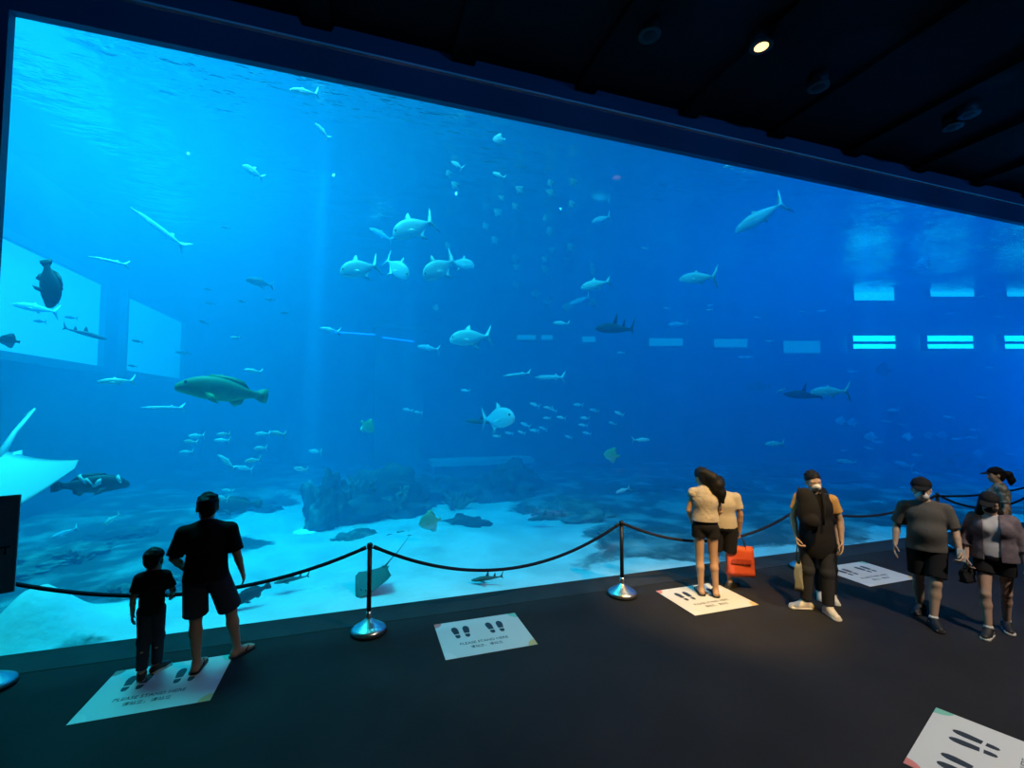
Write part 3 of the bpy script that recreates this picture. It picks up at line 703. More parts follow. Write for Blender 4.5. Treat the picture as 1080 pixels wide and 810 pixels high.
# ------------------------------------------------------------------ floor mats
M_mat = mat('pale_vinyl', (.60, .60, .56), .55)
M_ink = mat('dark_print_ink', (.020, .028, .032), .6)
M_pink = mat('salmon_print', (.62, .20, .16), .55); M_green = mat('mint_print', (.20, .50, .36), .55)
M_gold = mat('amber_print', (.62, .42, .16), .55); M_pale = mat('ivory_print', (.70, .66, .62), .55)
def poly(name, outline, z0, z1, m, parent):
    n = len(outline); v = [(x, y, z0) for x, y in outline] + [(x, y, z1) for x, y in outline]
    f = [tuple(range(n))[::-1], tuple(range(n, 2 * n))] + [(i, (i + 1) % n, n + (i + 1) % n, n + i) for i in range(n)]
    return from_py(name, v, f, m, parent, smooth=False)
def sole_outline(side):
    """sole of a shoe, toes at +y, made as two outlines: the front and the heel"""
    fr = [(-.040, -.010), (-.046, .03), (-.050, .075), (-.046, .115), (-.030, .142), (-.006, .152), (.020, .145), (.040, .120), (.046, .080), (.040, .03), (.034, -.010)]
    he = [(-.036, -.030), (-.036, -.065), (-.026, -.092), (0, -.102), (.024, -.092), (.033, -.065), (.032, -.030)]
    return [[(x * side, y) for x, y in q] for q in (fr, he)]
def text(name, body, size, loc, m, parent, rz=0.0, ext=.0006, align='CENTER', rot=None):
    c = bpy.data.curves.new(name, 'FONT'); c.body = body; c.size = size; c.align_x = align; c.align_y = 'CENTER'; c.extrude = ext
    t = bpy.data.objects.new(name, c); COL.objects.link(t)
    dg = bpy.context.evaluated_depsgraph_get(); me = bpy.data.meshes.new_from_object(t.evaluated_get(dg)); bpy.data.objects.remove(t)
    o = link(name, me, m, parent, smooth=False); o.location = loc; o.rotation_euler = rot or (0, 0, rz); return o
MW, MD = 1.02, .70
def floor_mat():
    r = empty('floor_mat')
    w_, d_ = MW / 2, MD / 2
    poly('sheet', [(-w_, -d_), (w_, -d_), (w_, d_), (-w_, d_)], .0005, .003, M_mat, r)
    for cx, cyy, m, n in ((-1, 1, M_pink, .085), (1, 1, M_green, .10), (1, -1, M_gold, .10), (-1, -1, M_pale, .12)):
        out = [(cx * w_, cyy * d_)] + [(cx * (w_ - n * math.cos(t)), cyy * (d_ - n * math.sin(t))) for t in np.linspace(0, math.pi / 2, 9)]
        if cx * cyy > 0: out = out[::-1]
        c = poly('corner_patch', out, .003, .0034, m, r)
        c['label'] = {M_pink: 'salmon corner', M_green: 'mint corner', M_gold: 'amber corner', M_pale: 'ivory corner'}[m]
    for x in (-.235, .175):
        for sd in (-1, 1):
            fp = poly('footprint', [(-y0 if False else x0, y0) for x0, y0 in sole_outline(sd)[0]][::(-1 if sd < 0 else 1)], .003, .0036, M_ink, r)
            fp.location = (x + sd * .062, .085, 0); fp.rotation_euler = (0, 0, -sd * R(4))
            hl = poly('heel_print', sole_outline(sd)[1], .003, .0036, M_ink, fp)
            for q in (fp, hl): q.scale = (.82, .92, 1) if q is fp else (1, 1, 1)
    text('lettering', 'PLEASE STAND HERE', .060, (-.03, -.125, .0034), M_ink, r)
    text('lettering', '请站立，', .052, (-.10, -.205, .0034), M_ink, r); text('lettering', '请站立', .052, (.085, -.205, .0034), M_ink, r)
    return r
fm = floor_mat()
# corners as they lie: back-left, back-right, front-right, front-left
MATS = [([(458.7, 659.5), (544.3, 646), (565.3, 679.6), (468.7, 696.8)], 'bare pale floor mat with two pairs of footprints lying between the two stanchions'),
        ([(125, 707.4), (243.7, 691), (223, 739), (70, 765)], 'pale floor mat under the boy and the broad man'),
        ([(692.6, 623), (760, 614), (795.8, 639), (729.4, 649.4)], 'yellow-lit floor mat under the ponytailed woman'),
        ([(868, 598), (911, 592.7), (965, 611), (913, 619)], 'pale floor mat between the person in ochre and the heavy man'),
        ([(987, 747), (1100, 798), (1072, 866), (953, 806)], 'pale floor mat with salmon corner cut off by the lower right edge of the picture')]
for i, (c, lab) in enumerate(MATS):
    P = [on_floor(*q) for q in c]; cen = sum(P, Vector()) / 4
    if i == 4:
        P0, P1 = on_floor(953, 804), on_floor(987, 747); e4 = (P1 - P0).normalized(); n4 = Vector((-e4.y, e4.x, 0)); cen = (P0 + P1) / 2 - n4 * .395; P = [cen + e4 * a_ + n4 * b_ for a_, b_ in ((-.5, .395), (.5, .395), (.5, -.395), (-.5, -.395))]
    e = ((P[1] - P[0]) + (P[2] - P[3])); a = math.atan2(e.y, e.x)
    W_ = e.length / 2; D_ = ((P[0] - P[3]) + (P[1] - P[2])).length / 2
    if i < 4: a, W_, D_ = 0.0, 1.0, .79
    else: W_, D_ = 1.0, .79
    if 0: print('MAT', i, [round(x, 2) for x in cen], round(W_, 2), round(D_, 2), round(math.degrees(a)))
    o = fm if i == 0 else copy_tree(fm)
    o.location = (cen.x, cen.y, 0); o.rotation_euler = (0, 0, a); o.scale = (W_ / MW, D_ / MD, 1)
    tag(o, lab, 'floor mat', 'pale stand-here floor mats')

# ------------------------------------------------------------------ things in hands
M_red = mat('coral_red_paper', (.62, .10, .055), .6, bump=(9, .5, .012)); M_cord = mat('bag_cord', (.05, .02, .02), .8)
M_olive = mat('olive_canvas', (.20, .20, .15), .9, bump=(25, .5, .006))
def bag(name, loc, rz, w_, d_, h_, m, cord, drop):
    r = empty(name, loc, rz)
    bm = bmesh.new(); add_box(bm, -w_ / 2, w_ / 2, -d_ / 2, d_ / 2, -drop - h_, -drop, 0)
    bmesh.ops.subdivide_edges(bm, edges=bm.edges[:], cuts=5, use_grid_fill=True)
    for v in bm.verts:
        t = (v.co.z + drop + h_) / h_; v.co.y *= 1 - .55 * t; v.co.x *= 1 - .04 * t
        v.co.y += .012 * math.sin(v.co.x * 16) * math.sin(t * 7)
    top_ = [f for f in bm.faces if f.normal.z > .9]; bmesh.ops.delete(bm, geom=top_, context='FACES')
    b = from_bm('bag_body', bm, m, r, True); so = b.modifiers.new('paper', 'SOLIDIFY'); so.thickness = .004
    for q in (-1, 1):
        y = q * d_ * .22
        v, f = tube([(-w_ * .22, y, -drop - .03), (-w_ * .16, y * .7, -drop * .45), (-w_ * .04, y * .2, -.006), (w_ * .04, y * .2, -.006), (w_ * .16, y * .7, -drop * .45), (w_ * .22, y, -drop - .03)], .005, 6)
        from_py('handle', v, f, cord, r)
    return r
o = bag('shopping_bag', HANDBAG_AT, HAND_RZ + R(4), .36, .13, .40, M_red, M_cord, .14)
tag(o, 'coral red shopping bag hanging from the hand of the man in cream', 'bag')
bm = bmesh.new(); add_box(bm, -.13, .13, -.072, -.066, -.36, -.30, 0); from_bm('printed_band', bm, mat('dark_red_print', (.38, .05, .03), .6), o)
r, g, s = OCH
HR = r.matrix_basis @ Vector(g['wr_r'] + nrm(g['wr_r'] - g['el_r']) * .09)
o = bag('tote_bag', HR, r.rotation_euler.z + R(80), .22, .10, .34, M_olive, M_rubber, .22)
tag(o, 'small olive tote bag on long dark handles held by the person in ochre', 'bag')
# dark bag worn in front
pk = empty('backpack', r.matrix_basis @ Vector((.075 * s, .195 * s, 1.05 * s)), r.rotation_euler.z)
b = Body(); b.ball((.02, .02, .19), (.125, .085, .22), .03); b.ball((.05, -.01, .38), (.10, .080, .11), .04); b.ball((.0, .08, .10), (.09, .05, .09), .02)
grow('pack_body', b, .009, M_blackcloth, pk)
for sx in (-.13, .10):
    v, f = tube([(sx, .0, .05), (sx * 1.15, -.02, .25), (sx * 1.1, -.08, .41), (sx * 1.0, -.17, .455), (sx, -.27, .40)], .016, 8); from_py('strap', v, f, M_blackcloth, pk)
tag(pk, 'black backpack worn on the chest of the person in ochre', 'bag')
# white phone in the heavy man's hand, black handbag of the woman
ph = empty('mobile_phone', GREY_HAND, toward(1005))
bm = bmesh.new(); add_box(bm, -.036, .036, -.005, .005, -.05, .09, .004); from_bm('phone_body', bm, M_mask, ph)
bm = bmesh.new(); add_box(bm, -.032, .032, -.0065, -.0045, -.042, .082, 0); from_bm('screen', bm, M_rubber, ph)
tag(ph, 'small white phone in the hand of the heavy man', 'phone')
r, g, s = MAUVE
HR = r.matrix_basis @ Vector(g['wr_r'] + nrm(g['wr_r'] - g['el_r']) * .085)
o = bag('handbag', HR, r.rotation_euler.z + R(60), .18, .08, .15, M_blackcloth, M_blackcloth, .05)
tag(o, 'small black handbag held by the woman in the mauve jacket', 'bag')

# ------------------------------------------------------------------ sign boards at the left edge
M_board = mat('grey_sign_board', (.60, .62, .64), .6)
def sign(loc, rz):
    r = empty('sign_stand', loc, rz)
    n = 28; out = []
    for i in range(n):
        t = 2 * math.pi * i / n; c, s_ = math.cos(t), math.sin(t)
        out.append((.27 * math.copysign(abs(c) ** .5, c), .22 * math.copysign(abs(s_) ** .5, s_)))
    poly('base_plate', out, .0, .022, M_steel, r)
    v, f = tube([(.0, .02, .02), (.0, .02, 1.3)], .028, 14); from_py('post', v, f, M_post, r)
    bm = bmesh.new(); add_box(bm, -.32, .32, -.02, .02, -.40, .40, .008); b = from_bm('board', bm, M_board, r); b.location = (.07, .02, 1.41); b.rotation_euler = (R(-6), 0, 0)
    return r, b
q = on_floor(-70, 778)
sg, bd = sign((q.x, q.y, 0), R(24))
tag(sg, 'dark sign board on a post, seen from behind at the left edge', 'sign')
text('lettering', 'T', .10, (.250, -.0215, -.06), M_ink, bd, rot=(R(90), 0, 0))

# ------------------------------------------------------------------ ceiling
for i in range(14):
    x = -6.5 + i * 1.9
    struct(box('trim_%d' % (6 + i), x, x + .34, -15.9, -.16, CEIL - .10, CEIL, M_beam))
M_can = mat('black_lamp_can', (.008, .008, .009), .6, spec=.2); M_ring = mat('grey_lamp_ring', (.03, .03, .032), .5, spec=.2)
M_glow = mat('lamp_glow', (.9, .8, .6), .5, emit=(1, .52, .17), es=3.0)
M_dull = mat('unlit_lens', (.012, .012, .013), .5, spec=.1)
def downlight():
    r = empty('downlight')
    v, f = lathe([(.085, .0), (.10, .004), (.10, .19), (.03, .20)], 28); from_py('can', v, f, M_can, r)
    v, f = lathe([(.080, -.008), (.105, -.008), (.108, .012), (.080, .012)], 28); from_py('ring', v, f, M_ring, r)
    v, f = lathe([(.072, -.003), (.06, -.010), (.02, -.016), (.004, -.017)], 28); from_py('lens', v, f, M_dull, r)
    return r
def on_ceiling(px, py):
    d = ray(px, py); return CAM + d * ((CEIL - .20 - CAM.z) / d.z)
DL = [((803, 49), 'lit warm downlight glowing in the black ceiling'), ((863, 92), 'unlit downlight next to the lit one, nearer the pane'), ((685, 37), 'unlit downlight left of the lit one'),
      ((1022, 121), 'unlit downlight at the right with a pale ring'), ((1005, 134), 'unlit downlight at the right closest to the pane')]
d0 = downlight()
for i, (q, lab) in enumerate(DL):
    o = d0 if i == 0 else copy_tree(d0)
    p = on_ceiling(*q); o.location = p
    if i == 0: LIT = p.copy(); o.scale = (1.35, 1.35, 1.0)
    tag(o, lab, 'downlight', 'downlights in the ceiling')
    v, f = tube([(p.x, p.y, p.z + .18), (p.x, p.y, CEIL)], .018, 8); from_py('stem', [Vector(a) - p for a in v], f, M_can, o)
for ch in d0.children:
    if ch.name.startswith('lens'): ch.data = ch.data.copy(); ch.data.materials[0] = M_glow
# ------------------------------------------------------------------ fish
def fish_mat(name, back, side, belly, flecks=.0, rough=.4, metal=0.0):
    m = bpy.data.materials.new(name); m.use_nodes = True; nt = m.node_tree; b = nt.nodes['Principled BSDF']
    b.inputs['Roughness'].default_value = rough; b.inputs['Metallic'].default_value = metal
    tc = nt.nodes.new('ShaderNodeTexCoord'); sp = nt.nodes.new('ShaderNodeSeparateXYZ'); nt.links.new(tc.outputs['Object'], sp.inputs[0])
    n = nt.nodes.new('ShaderNodeTexNoise'); n.inputs['Scale'].default_value = 9; n.inputs['Detail'].default_value = 4; nt.links.new(tc.outputs['Object'], n.inputs['Vector'])
    ma = nt.nodes.new('ShaderNodeMath'); ma.operation = 'MULTIPLY_ADD'; ma.inputs[1].default_value = 2.2; ma.inputs[2].default_value = .5
    nt.links.new(sp.outputs['Z'], ma.inputs[0])
    ad = nt.nodes.new('ShaderNodeMath'); ad.operation = 'MULTIPLY_ADD'; ad.inputs[1].default_value = flecks
    nt.links.new(n.outputs['Fac'], ad.inputs[0]); nt.links.new(ma.outputs[0], ad.inputs[2])
    cr = nt.nodes.new('ShaderNodeValToRGB'); e = cr.color_ramp.elements
    e[0].position = .15; e[0].color = (*belly, 1); e[1].position = .88; e[1].color = (*back, 1)
    x = e.new(.5); x.color = (*side, 1)
    nt.links.new(ad.outputs[0], cr.inputs[0]); nt.links.new(cr.outputs[0], b.inputs['Base Color'])
    return m
F_silver = fish_mat('silver_scales', (.66, .78, .72), (.93, .95, .90), (.96, .96, .94), .3, .35)
F_pale = fish_mat('pale_blue_scales', (.62, .72, .78), (.80, .86, .90), (.84, .88, .90), .1)
F_dim = fish_mat('hazed_scales', (.16, .22, .26), (.24, .32, .36), (.30, .36, .40), .1)  # darker copy of the pale scales, imitating the haze of distance
F_green = fish_mat('mottled_green_skin', (.05, .20, .10), (.16, .52, .20), (.60, .72, .60), .5, .6)
F_dark = fish_mat('dark_brown_skin', (.012, .020, .018), (.03, .05, .045), (.16, .20, .18), .25, .6)
F_olive = fish_mat('olive_skin', (.03, .07, .05), (.06, .12, .07), (.30, .36, .30), .3, .6)
F_gold = fish_mat('yellow_green_skin', (.20, .42, .20), (.34, .52, .26), (.55, .62, .46), .2, .5)
F_white = fish_mat('white_underside', (.50, .55, .54), (.72, .74, .72), (.80, .80, .78), .1, .6)
M_feye = mat('fish_eye', (.01, .012, .012), .15)

def loft(rings, n=16, pw=1.0):          # rings: (x, centre z, half height, half width)
    v, f = [], []
    for x, zc, hh, hw in rings:
        for i in range(n):
            t = 2 * math.pi * i / n; c, s_ = math.cos(t), math.sin(t)
            v.append((x, hw * math.copysign(abs(c) ** pw, c), zc + hh * s_))
    for j in range(len(rings) - 1):
        for i in range(n):
            k = (i + 1) % n; f.append((j * n + i, j * n + k, (j + 1) * n + k, (j + 1) * n + i))
    f.append(tuple(range(n))[::-1]); f.append(tuple((len(rings) - 1) * n + i for i in range(n)))
    return v, f
def smooth_rings(pts, n=22):
    pts = np.array(pts, float); t = np.linspace(0, 1, len(pts)); u = np.linspace(0, 1, n)
    u = .5 - .5 * np.cos(u * math.pi) * .55 - .0 + (u - .5) * .45
    out = []
    for q in range(4):
        y = pts[:, q]; m = np.gradient(y, t); i = np.clip(np.searchsorted(t, u) - 1, 0, len(t) - 2); h = t[i + 1] - t[i]; a = (u - t[i]) / h
        out.append((2 * a**3 - 3 * a**2 + 1) * y[i] + (a**3 - 2 * a**2 + a) * h * m[i] + (-2 * a**3 + 3 * a**2) * y[i + 1] + (a**3 - a**2) * h * m[i + 1])
    r = np.stack(out, 1); r[:, 2:] = np.maximum(r[:, 2:], .004); return r.tolist()
def plate(outline, th, plane='xz', y0=0.0):  # a fin: thin in the middle of its thickness, with an edge
    n = len(outline); c = (sum(p[0] for p in outline) / n, sum(p[1] for p in outline) / n)
    P = (lambda a, b_, d: (a, y0 + d, b_)) if plane == 'xz' else (lambda a, b_, d: (a, b_, y0 + d))
    v = [P(a, b_, 0) for a, b_ in outline] + [P(*c, th), P(*c, -th)]
    f = [(i, (i + 1) % n, n) for i in range(n)] + [((i + 1) % n, i, n + 1) for i in range(n)]
    return v, f
def merge(*vf):
    V, F = [], []
    for v, f in vf:
        o = len(V); V += [tuple(q) for q in v]; F += [tuple(i + o for i in g) for g in f]
    return V, F
FORK = [(-.35, .024), (-.39, .07), (-.46, .17), (-.53, .27), (-.50, .15), (-.46, .055), (-.435, .0), (-.46, -.055), (-.50, -.15), (-.53, -.27), (-.46, -.17), (-.39, -.07), (-.35, -.024)]
FAN = [(-.34, .045), (-.42, .085), (-.49, .095), (-.50, .0), (-.49, -.095), (-.42, -.085), (-.34, -.045)]
def tr(v, f, fn): return [fn(*q) for q in v], f
SPEC = {}
SPEC['trevally'] = dict(body=[(.50, -.03, .012, .008), (.47, -.025, .07, .03), (.38, .0, .135, .06), (.22, .005, .185, .078), (.05, .0, .19, .075), (-.12, .0, .145, .055), (-.26, .0, .070, .030), (-.37, .0, .022, .014), (-.40, .0, .018, .008)], tail=FORK,
    dorsal=[(.15, .17), (.05, .26), (-.02, .31), (.015, .235), (.0, .20), (-.08, .165), (-.26, .075), (-.12, .135), (.05, .17)], anal=[(.0, -.17), (-.12, -.27), (-.21, -.33), (-.15, -.235), (-.12, -.18), (-.26, -.075), (-.12, -.13)], pect=[(.20, -.03), (.10, -.06), (-.04, -.13), (.06, -.04)], mat=F_silver, eye=(.41, .045, .045, .020))
SPEC['jack'] = dict(body=[(.50, -.01, .012, .008), (.46, -.01, .05, .03), (.36, .0, .085, .05), (.18, .005, .115, .06), (.0, .0, .11, .056), (-.18, .0, .075, .038), (-.30, .0, .038, .02), (-.38, .0, .016, .012), (-.41, .0, .014, .006)], tail=FORK,
    dorsal=[(.12, .10), (.05, .17), (.02, .125), (-.24, .06), (-.06, .09)], anal=[(.0, -.10), (-.08, -.17), (-.09, -.11), (-.26, -.05), (-.10, -.075)], pect=[(.22, -.02), (.12, -.04), (.02, -.09), (.10, -.02)], mat=F_silver, eye=(.42, .025, .034, .014))
SPEC['grouper'] = dict(body=[(.50, -.03, .014, .012), (.47, -.03, .055, .05), (.36, .0, .105, .08), (.20, .01, .145, .09), (.0, .005, .145, .08), (-.16, .0, .105, .06), (-.28, .0, .060, .034), (-.36, .0, .045, .016), (-.38, .0, .045, .008)], tail=FAN,
    dorsal=[(.20, .14), (.16, .185), (.10, .18), (.06, .195), (.0, .185), (-.08, .185), (-.20, .15), (-.28, .06), (-.1, .10), (.06, .13)], anal=[(-.06, -.12), (-.14, -.185), (-.22, -.14), (-.24, -.07), (-.14, -.09)], pect=[(.22, -.04), (.12, -.15), (.03, -.17), (.10, -.06)], mat=F_green, eye=(.40, .045, .058, .016))
SPEC['disc'] = dict(body=[(.46, -.02, .012, .008), (.42, -.02, .08, .025), (.32, .0, .22, .05), (.12, .01, .34, .065), (-.08, .01, .34, .06), (-.24, .0, .22, .04), (-.32, .0, .09, .02), (-.38, .0, .05, .012), (-.40, .0, .05, .006)], tail=FAN,
    dorsal=[(.15, .32), (-.02, .46), (-.16, .48), (-.30, .18), (-.1, .28)], anal=[(.10, -.32), (-.06, -.45), (-.20, -.46), (-.30, -.18), (-.1, -.28)], pect=[(.16, -.02), (.06, -.10), (.0, -.06), (.08, .02)], mat=F_pale, eye=(.35, .05, .035, .022))
SPEC['needle'] = dict(body=[(.50, .0, .006, .004), (.42, .0, .016, .012), (.30, .0, .040, .026), (.05, .0, .050, .030), (-.2, .0, .040, .024), (-.36, .0, .018, .012), (-.41, .0, .014, .006)], tail=[(a, b_ * .6) for a, b_ in FORK],
    dorsal=[(-.14, .04), (-.20, .085), (-.24, .045), (-.3, .03)], anal=[(-.14, -.04), (-.20, -.085), (-.24, -.045), (-.3, -.03)], pect=[(.25, -.01), (.17, -.03), (.13, -.05), (.19, -.01)], mat=F_pale, eye=(.38, .01, .019, .009))
SPEC['shark'] = dict(body=[(.50, .0, .008, .02), (.46, .0, .025, .06), (.36, .0, .050, .085), (.20, .01, .070, .080), (.0, .01, .068, .062), (-.16, .0, .045, .040), (-.30, .0, .028, .022), (-.42, .0, .018, .012), (-.46, .0, .012, .006)],
    tail=[(-.38, .015), (-.44, .06), (-.52, .20), (-.50, .10), (-.47, .02), (-.49, -.07), (-.43, -.02)],
    dorsal=[(.06, .06), (-.03, .22), (-.06, .20), (-.055, .07)], dorsal2=[(-.18, .03), (-.25, .15), (-.27, .13), (-.265, .025)], wing=[(.30, .06), (.14, .26), (.08, .28), (.10, .07)], mat=F_dark, eye=(.42, .025, .060, .010))
def build_fish(kind, m=None, small=False):
    S = SPEC[kind]; m = m or S['mat']; r = empty('fish') if not small else None
    v, f = loft(smooth_rings(S['body'], 22 if not small else 14), 18 if not small else 10)
    tail = plate(S['tail'], .008)
    fins = [('dorsal_fin', plate(S['dorsal'], .008)), ('anal_fin', plate(S['anal'], .007))] if 'anal' in S else [('dorsal_fin', plate(S['dorsal'], .010)), ('dorsal_fin', plate(S['dorsal2'], .008))]
    if 'pect' in S:
        for q in (-1, 1):
            hw = max(x[3] for x in S['body']) * .80
            fins.append(('pectoral_fin', tr(*plate(S['pect'], .005), lambda x, y, z, q=q: (x, q * (hw + (.22 - x) * .28) + y, z))))
    if 'wing' in S:
        for q in (-1, 1):
            n = S['wing'] if q > 0 else [(x, -y) for x, y in S['wing']][::-1]
            fins.append(('pectoral_fin', plate(n, .012, 'xy', -.015)))
    if small:
        V, F = merge((v, f), tail, *[q[1] for q in fins[:2]])
        return from_py('fish', V, F, m)
    from_py('body', v, f, m, r); from_py('tail_fin', *tail, m, r)
    for nme, vf in fins: from_py(nme, *vf, m, r)
    ex, ez, ey, er = S['eye']
    for q in (-1, 1):
        ev, ef = lathe([(er * math.sin(t), er * math.cos(t)) for t in np.linspace(.05, 3.09, 7)], 10)
        e = from_py('eye', ev, ef, M_feye, r); e.location = (ex, q * ey, ez)
    return r
PROTO = {}
RT = CROT @ Vector((1, 0, 0)); UPV = Vector((0, 0, 1)); FWD = Vector((math.sin(YAW), math.cos(YAW), 0))
RTH = Vector((math.cos(YAW), -math.sin(YAW), 0))
NFISH = {}
def put(kind, px, py, lpx, head, tilt, Y, label, group=None, m=None, small=False, yaw=0.0, cat='fish', name='fish', roll=0.0, squash=1.0):
    key = (kind, m.name if m else '', small)
    if key not in PROTO: PROTO[key] = build_fish(kind, m, small); o = PROTO[key]
    else: o = copy_tree(PROTO[key])
    if name != 'fish': o.name = name
    while Y > 1.0 and at(px, py, Y).z > ZS - .3: Y -= .25
    while Y > .9 and at(px, py, Y).z < ZF + .16: Y -= .1
    p = at(px, py, Y); L = lpx * depth(p) / FPX / max(.25, math.cos(R(yaw)))
    # side axis across this line of sight, so that the fish keeps its heading for a spectator in the hall
    fl = Vector((p.x - CAM.x, p.y - CAM.y, 0)).normalized(); side = Vector((fl.y, -fl.x, 0))
    nose = (side * head * math.cos(R(yaw)) - fl * math.sin(R(yaw))).normalized()
    f = (nose * math.cos(R(tilt)) + UPV * math.sin(R(tilt))).normalized()
    lat = UPV.cross(nose).normalized(); up = f.cross(lat).normalized()
    if roll: q = Quaternion(f, R(roll)); lat = q @ lat; up = q @ up
    M = Matrix((f, lat, up)).transposed()
    o.location = p; o.rotation_mode = 'QUATERNION'; o.rotation_quaternion = M.to_quaternion(); o.scale = (L, L, L * squash)
    tag(o, label, cat, group); return o
T5 = 'trevally in the loose group left of the middle'
put('trevally', 436, 240, 46, -1, -24, 3.4, 'silver deep-bodied fish, uppermost of the tight group left of centre', T5, squash=1.18)
put('trevally', 379, 283, 40, -1, -17, 3.6, 'silver deep-bodied fish, leftmost of the tight group, nose to the left', T5, squash=1.18)
put('trevally', 419, 283, 30, 1, -38, 4.4, 'silver fish diving to the right between two trevally facing left', T5, yaw=35, squash=1.18)
put('trevally', 463, 283, 40, -1, -36, 3.5, 'silver deep-bodied fish nose-down under the uppermost one of the group', T5, yaw=20, squash=1.18)
put('trevally', 488, 278, 25, 1, -10, 5.0, 'smaller silver fish heading right, touching the tail of the nose-down trevally', T5, squash=1.18)
put('jack', 402, 247, 26, -1, 25, 9.0, 'dim blue forked-tailed fish left of the uppermost trevally', m=F_pale)
put('trevally', 496, 356, 44, -1, -6, 4.2, 'large silver fish with glittering pale face below the tight trevally group', m=F_silver)
put('trevally', 628, 300, 31, -1, -10, 4.0, 'bright silver fish right of centre, alone above a dimmer blue fish', squash=.8)
put('jack', 611, 317, 24, -1, -22, 8.5, 'dim blue fish right under the bright silver one', m=F_pale)
put('jack', 801, 229, 52, -1, -26, 3.2, 'large slender silver fish diving left, high on the right below the fascia', squash=1.15)
put('jack', 736, 293, 37, -1, 2, 3.4, 'silver round-backed fish between the diving slender fish and the school', squash=1.35)
put('grouper', 236, 412, 84, -1, 8, 2.6, 'large mottled green grouper heading left', name='grouper')
put('shark', 507, 445, 34, -1, 4, 5.0, 'green-brown shark-like fish with a dark fin, nose left, touching a silver fish', m=F_olive, cat='shark', name='shark')
put('trevally', 525, 441, 34, 1, 4, 3.8, 'pale blue fish beside the green-brown shark-like fish', m=F_pale, yaw=52)
put('shark', 648, 347, 40, -1, 4, 4.2, 'small dark shark with raised tail right of the middle', cat='shark', name='shark', squash=1.9)
put('shark', 847, 417, 36, -1, 6, 3.6, 'dark shark in front of the bright blue fish at the right', cat='shark', name='shark', squash=1.7)
put('jack', 875, 413, 34, -1, 0, 2.6, 'bright blue fish just right of the dark shark', m=F_pale, squash=1.25)
put('grouper', 800, 408, 24, -1, 0, 10, 'dim greenish fish left of the bright blue one', m=F_olive)
put('jack', 817, 468, 18, -1, -4, 4.0, 'small bright blue fish alone above the head of the person in ochre', m=F_pale, squash=1.2)
put('jack', 824, 412, 9, -1, -25, 4.0, 'tiny bright fish left of the dark shark', m=F_pale, small=True)
put('shark', 575, 546, 38, -1, -8, 4.5, 'green guitarfish with two dark fins low over the reef', m=F_olive, cat='guitarfish', name='guitarfish')
put('disc', 453, 550, 25, -1, -10, 3.0, 'yellow-green round fish over the sand right of the lone stanchion', m=F_gold)
put('disc', 388, 450, 18, 1, -40, 5.0, 'small green disc-shaped fish heading down to the right', m=F_gold)
put('grouper', 52, 299, 40, 1, -80, 2.4, 'dark oval fish hanging upright near the left frame', m=F_dark, yaw=40, squash=1.3)
put('shark', 90, 352, 36, 1, -14, 5.0, 'dark shark heading right in front of the left gallery window', cat='shark', name='shark')
put('disc', 9, 359, 17, -1, 6, 3.0, 'small dark round fish at the very left edge', m=F_dark)
put('jack', 38, 325, 34, -1, 6, 6.0, 'faint pale fish left of the dark shark', m=F_pale)
put('jack', 123, 402, 30, -1, -4, 3.0, 'bright slender fish below the left gallery windows', squash=.9)
put('needle', 172, 430, 37, -1, 0, 4.0, 'long thin pale fish left of the green grouper\'s tail and under its head')
put('trevally', 274, 298, 26, -1, 8, 6.0, 'grey-blue fish above the green grouper', m=F_dark, squash=.8)
put('disc', 931, 390, 15, -1, 0, 7.0, 'dark oval fish under the lit windows', m=F_dark)
put('jack', 321, 97, 28, -1, -8, 2.5, 'silver fish close under the fascia at upper left', squash=1.1)
put('jack', 340, 138, 19, -1, 45, 3.5, 'small silver fish swimming steeply upward below the upper left one')
put('trevally', 267, 181, 21, -1, 25, 4.0, 'bright squarish fish under the glittering ripples', m=F_silver)
put('disc', 526, 147, 14, -1, 0, 3.2, 'small bright round fish highest in the middle'); put('jack', 482, 174, 14, -1, 30, 3.5, 'small bright fish nose-up left of the middle pair', squash=1.5)
put('jack', 526, 185, 14, -1, 25, 3.5, 'small bright fish directly below the highest one in the middle', squash=1.4)
put('jack', 772, 174, 16, -1, -4, 2.5, 'small pale fish touching the lower edge of the fascia'); put('jack', 634, 231, 20, -1, -14, 7.5, 'dim blue fish with upturned tail right of centre', m=F_pale, squash=1.3)
put('needle', 545, 395, 30, -1, -6, 4.5, 'left one of two long pale fish end to end'); put('needle', 580, 398, 32, -1, 0, 4.2, 'right one of two long pale fish end to end', squash=1.5)
put('jack', 452, 367, 23, -1, 8, 6.0, 'pale blue fish left of the large silver one with glittering face', m=F_pale); put('jack', 592, 341, 17, -1, 5, 4.0, 'slim bright fish above the two long pale fish', m=F_pale)
put('jack', 676, 464, 18, 1, 2, 4.5, 'bright blue fish heading right beyond the school', m=F_pale); put('disc', 645, 480, 18, -1, 10, 4.0, 'pale green rounded fish left of the ponytailed woman', m=F_gold)
put('jack', 657, 517, 16, -1, -22, 4.0, 'bright blue fish nose-down above the second stanchion', m=F_pale); put('disc', 973, 278, 13, -1, 0, 5.0, 'pale round fish above the reflected row of lit windows', squash=1.0)
put('needle', 168, 241, 58, -1, 34, 5.0, 'long silver streak of a fish pointing up to the left, high at the left'); put('needle', 115, 275, 32, -1, 4, 4.0, 'long thin bright fish above the left gallery windows')
put('jack', 348, 348, 20, -1, 8, 5.0, 'bright fish crossing the light shaft', m=F_pale); put('jack', 267, 391, 17, -1, 6, 4.0, 'bright little fish above the tail of the grouper', squash=.9)
put('jack', 248, 356, 9, -1, 0, 3.0, 'tiny brilliant fish above the grouper', small=True)
put('jack', 715, 342, 20, -1, 0, 8.0, 'dim pale fish above a dull window right of centre', m=F_pale)
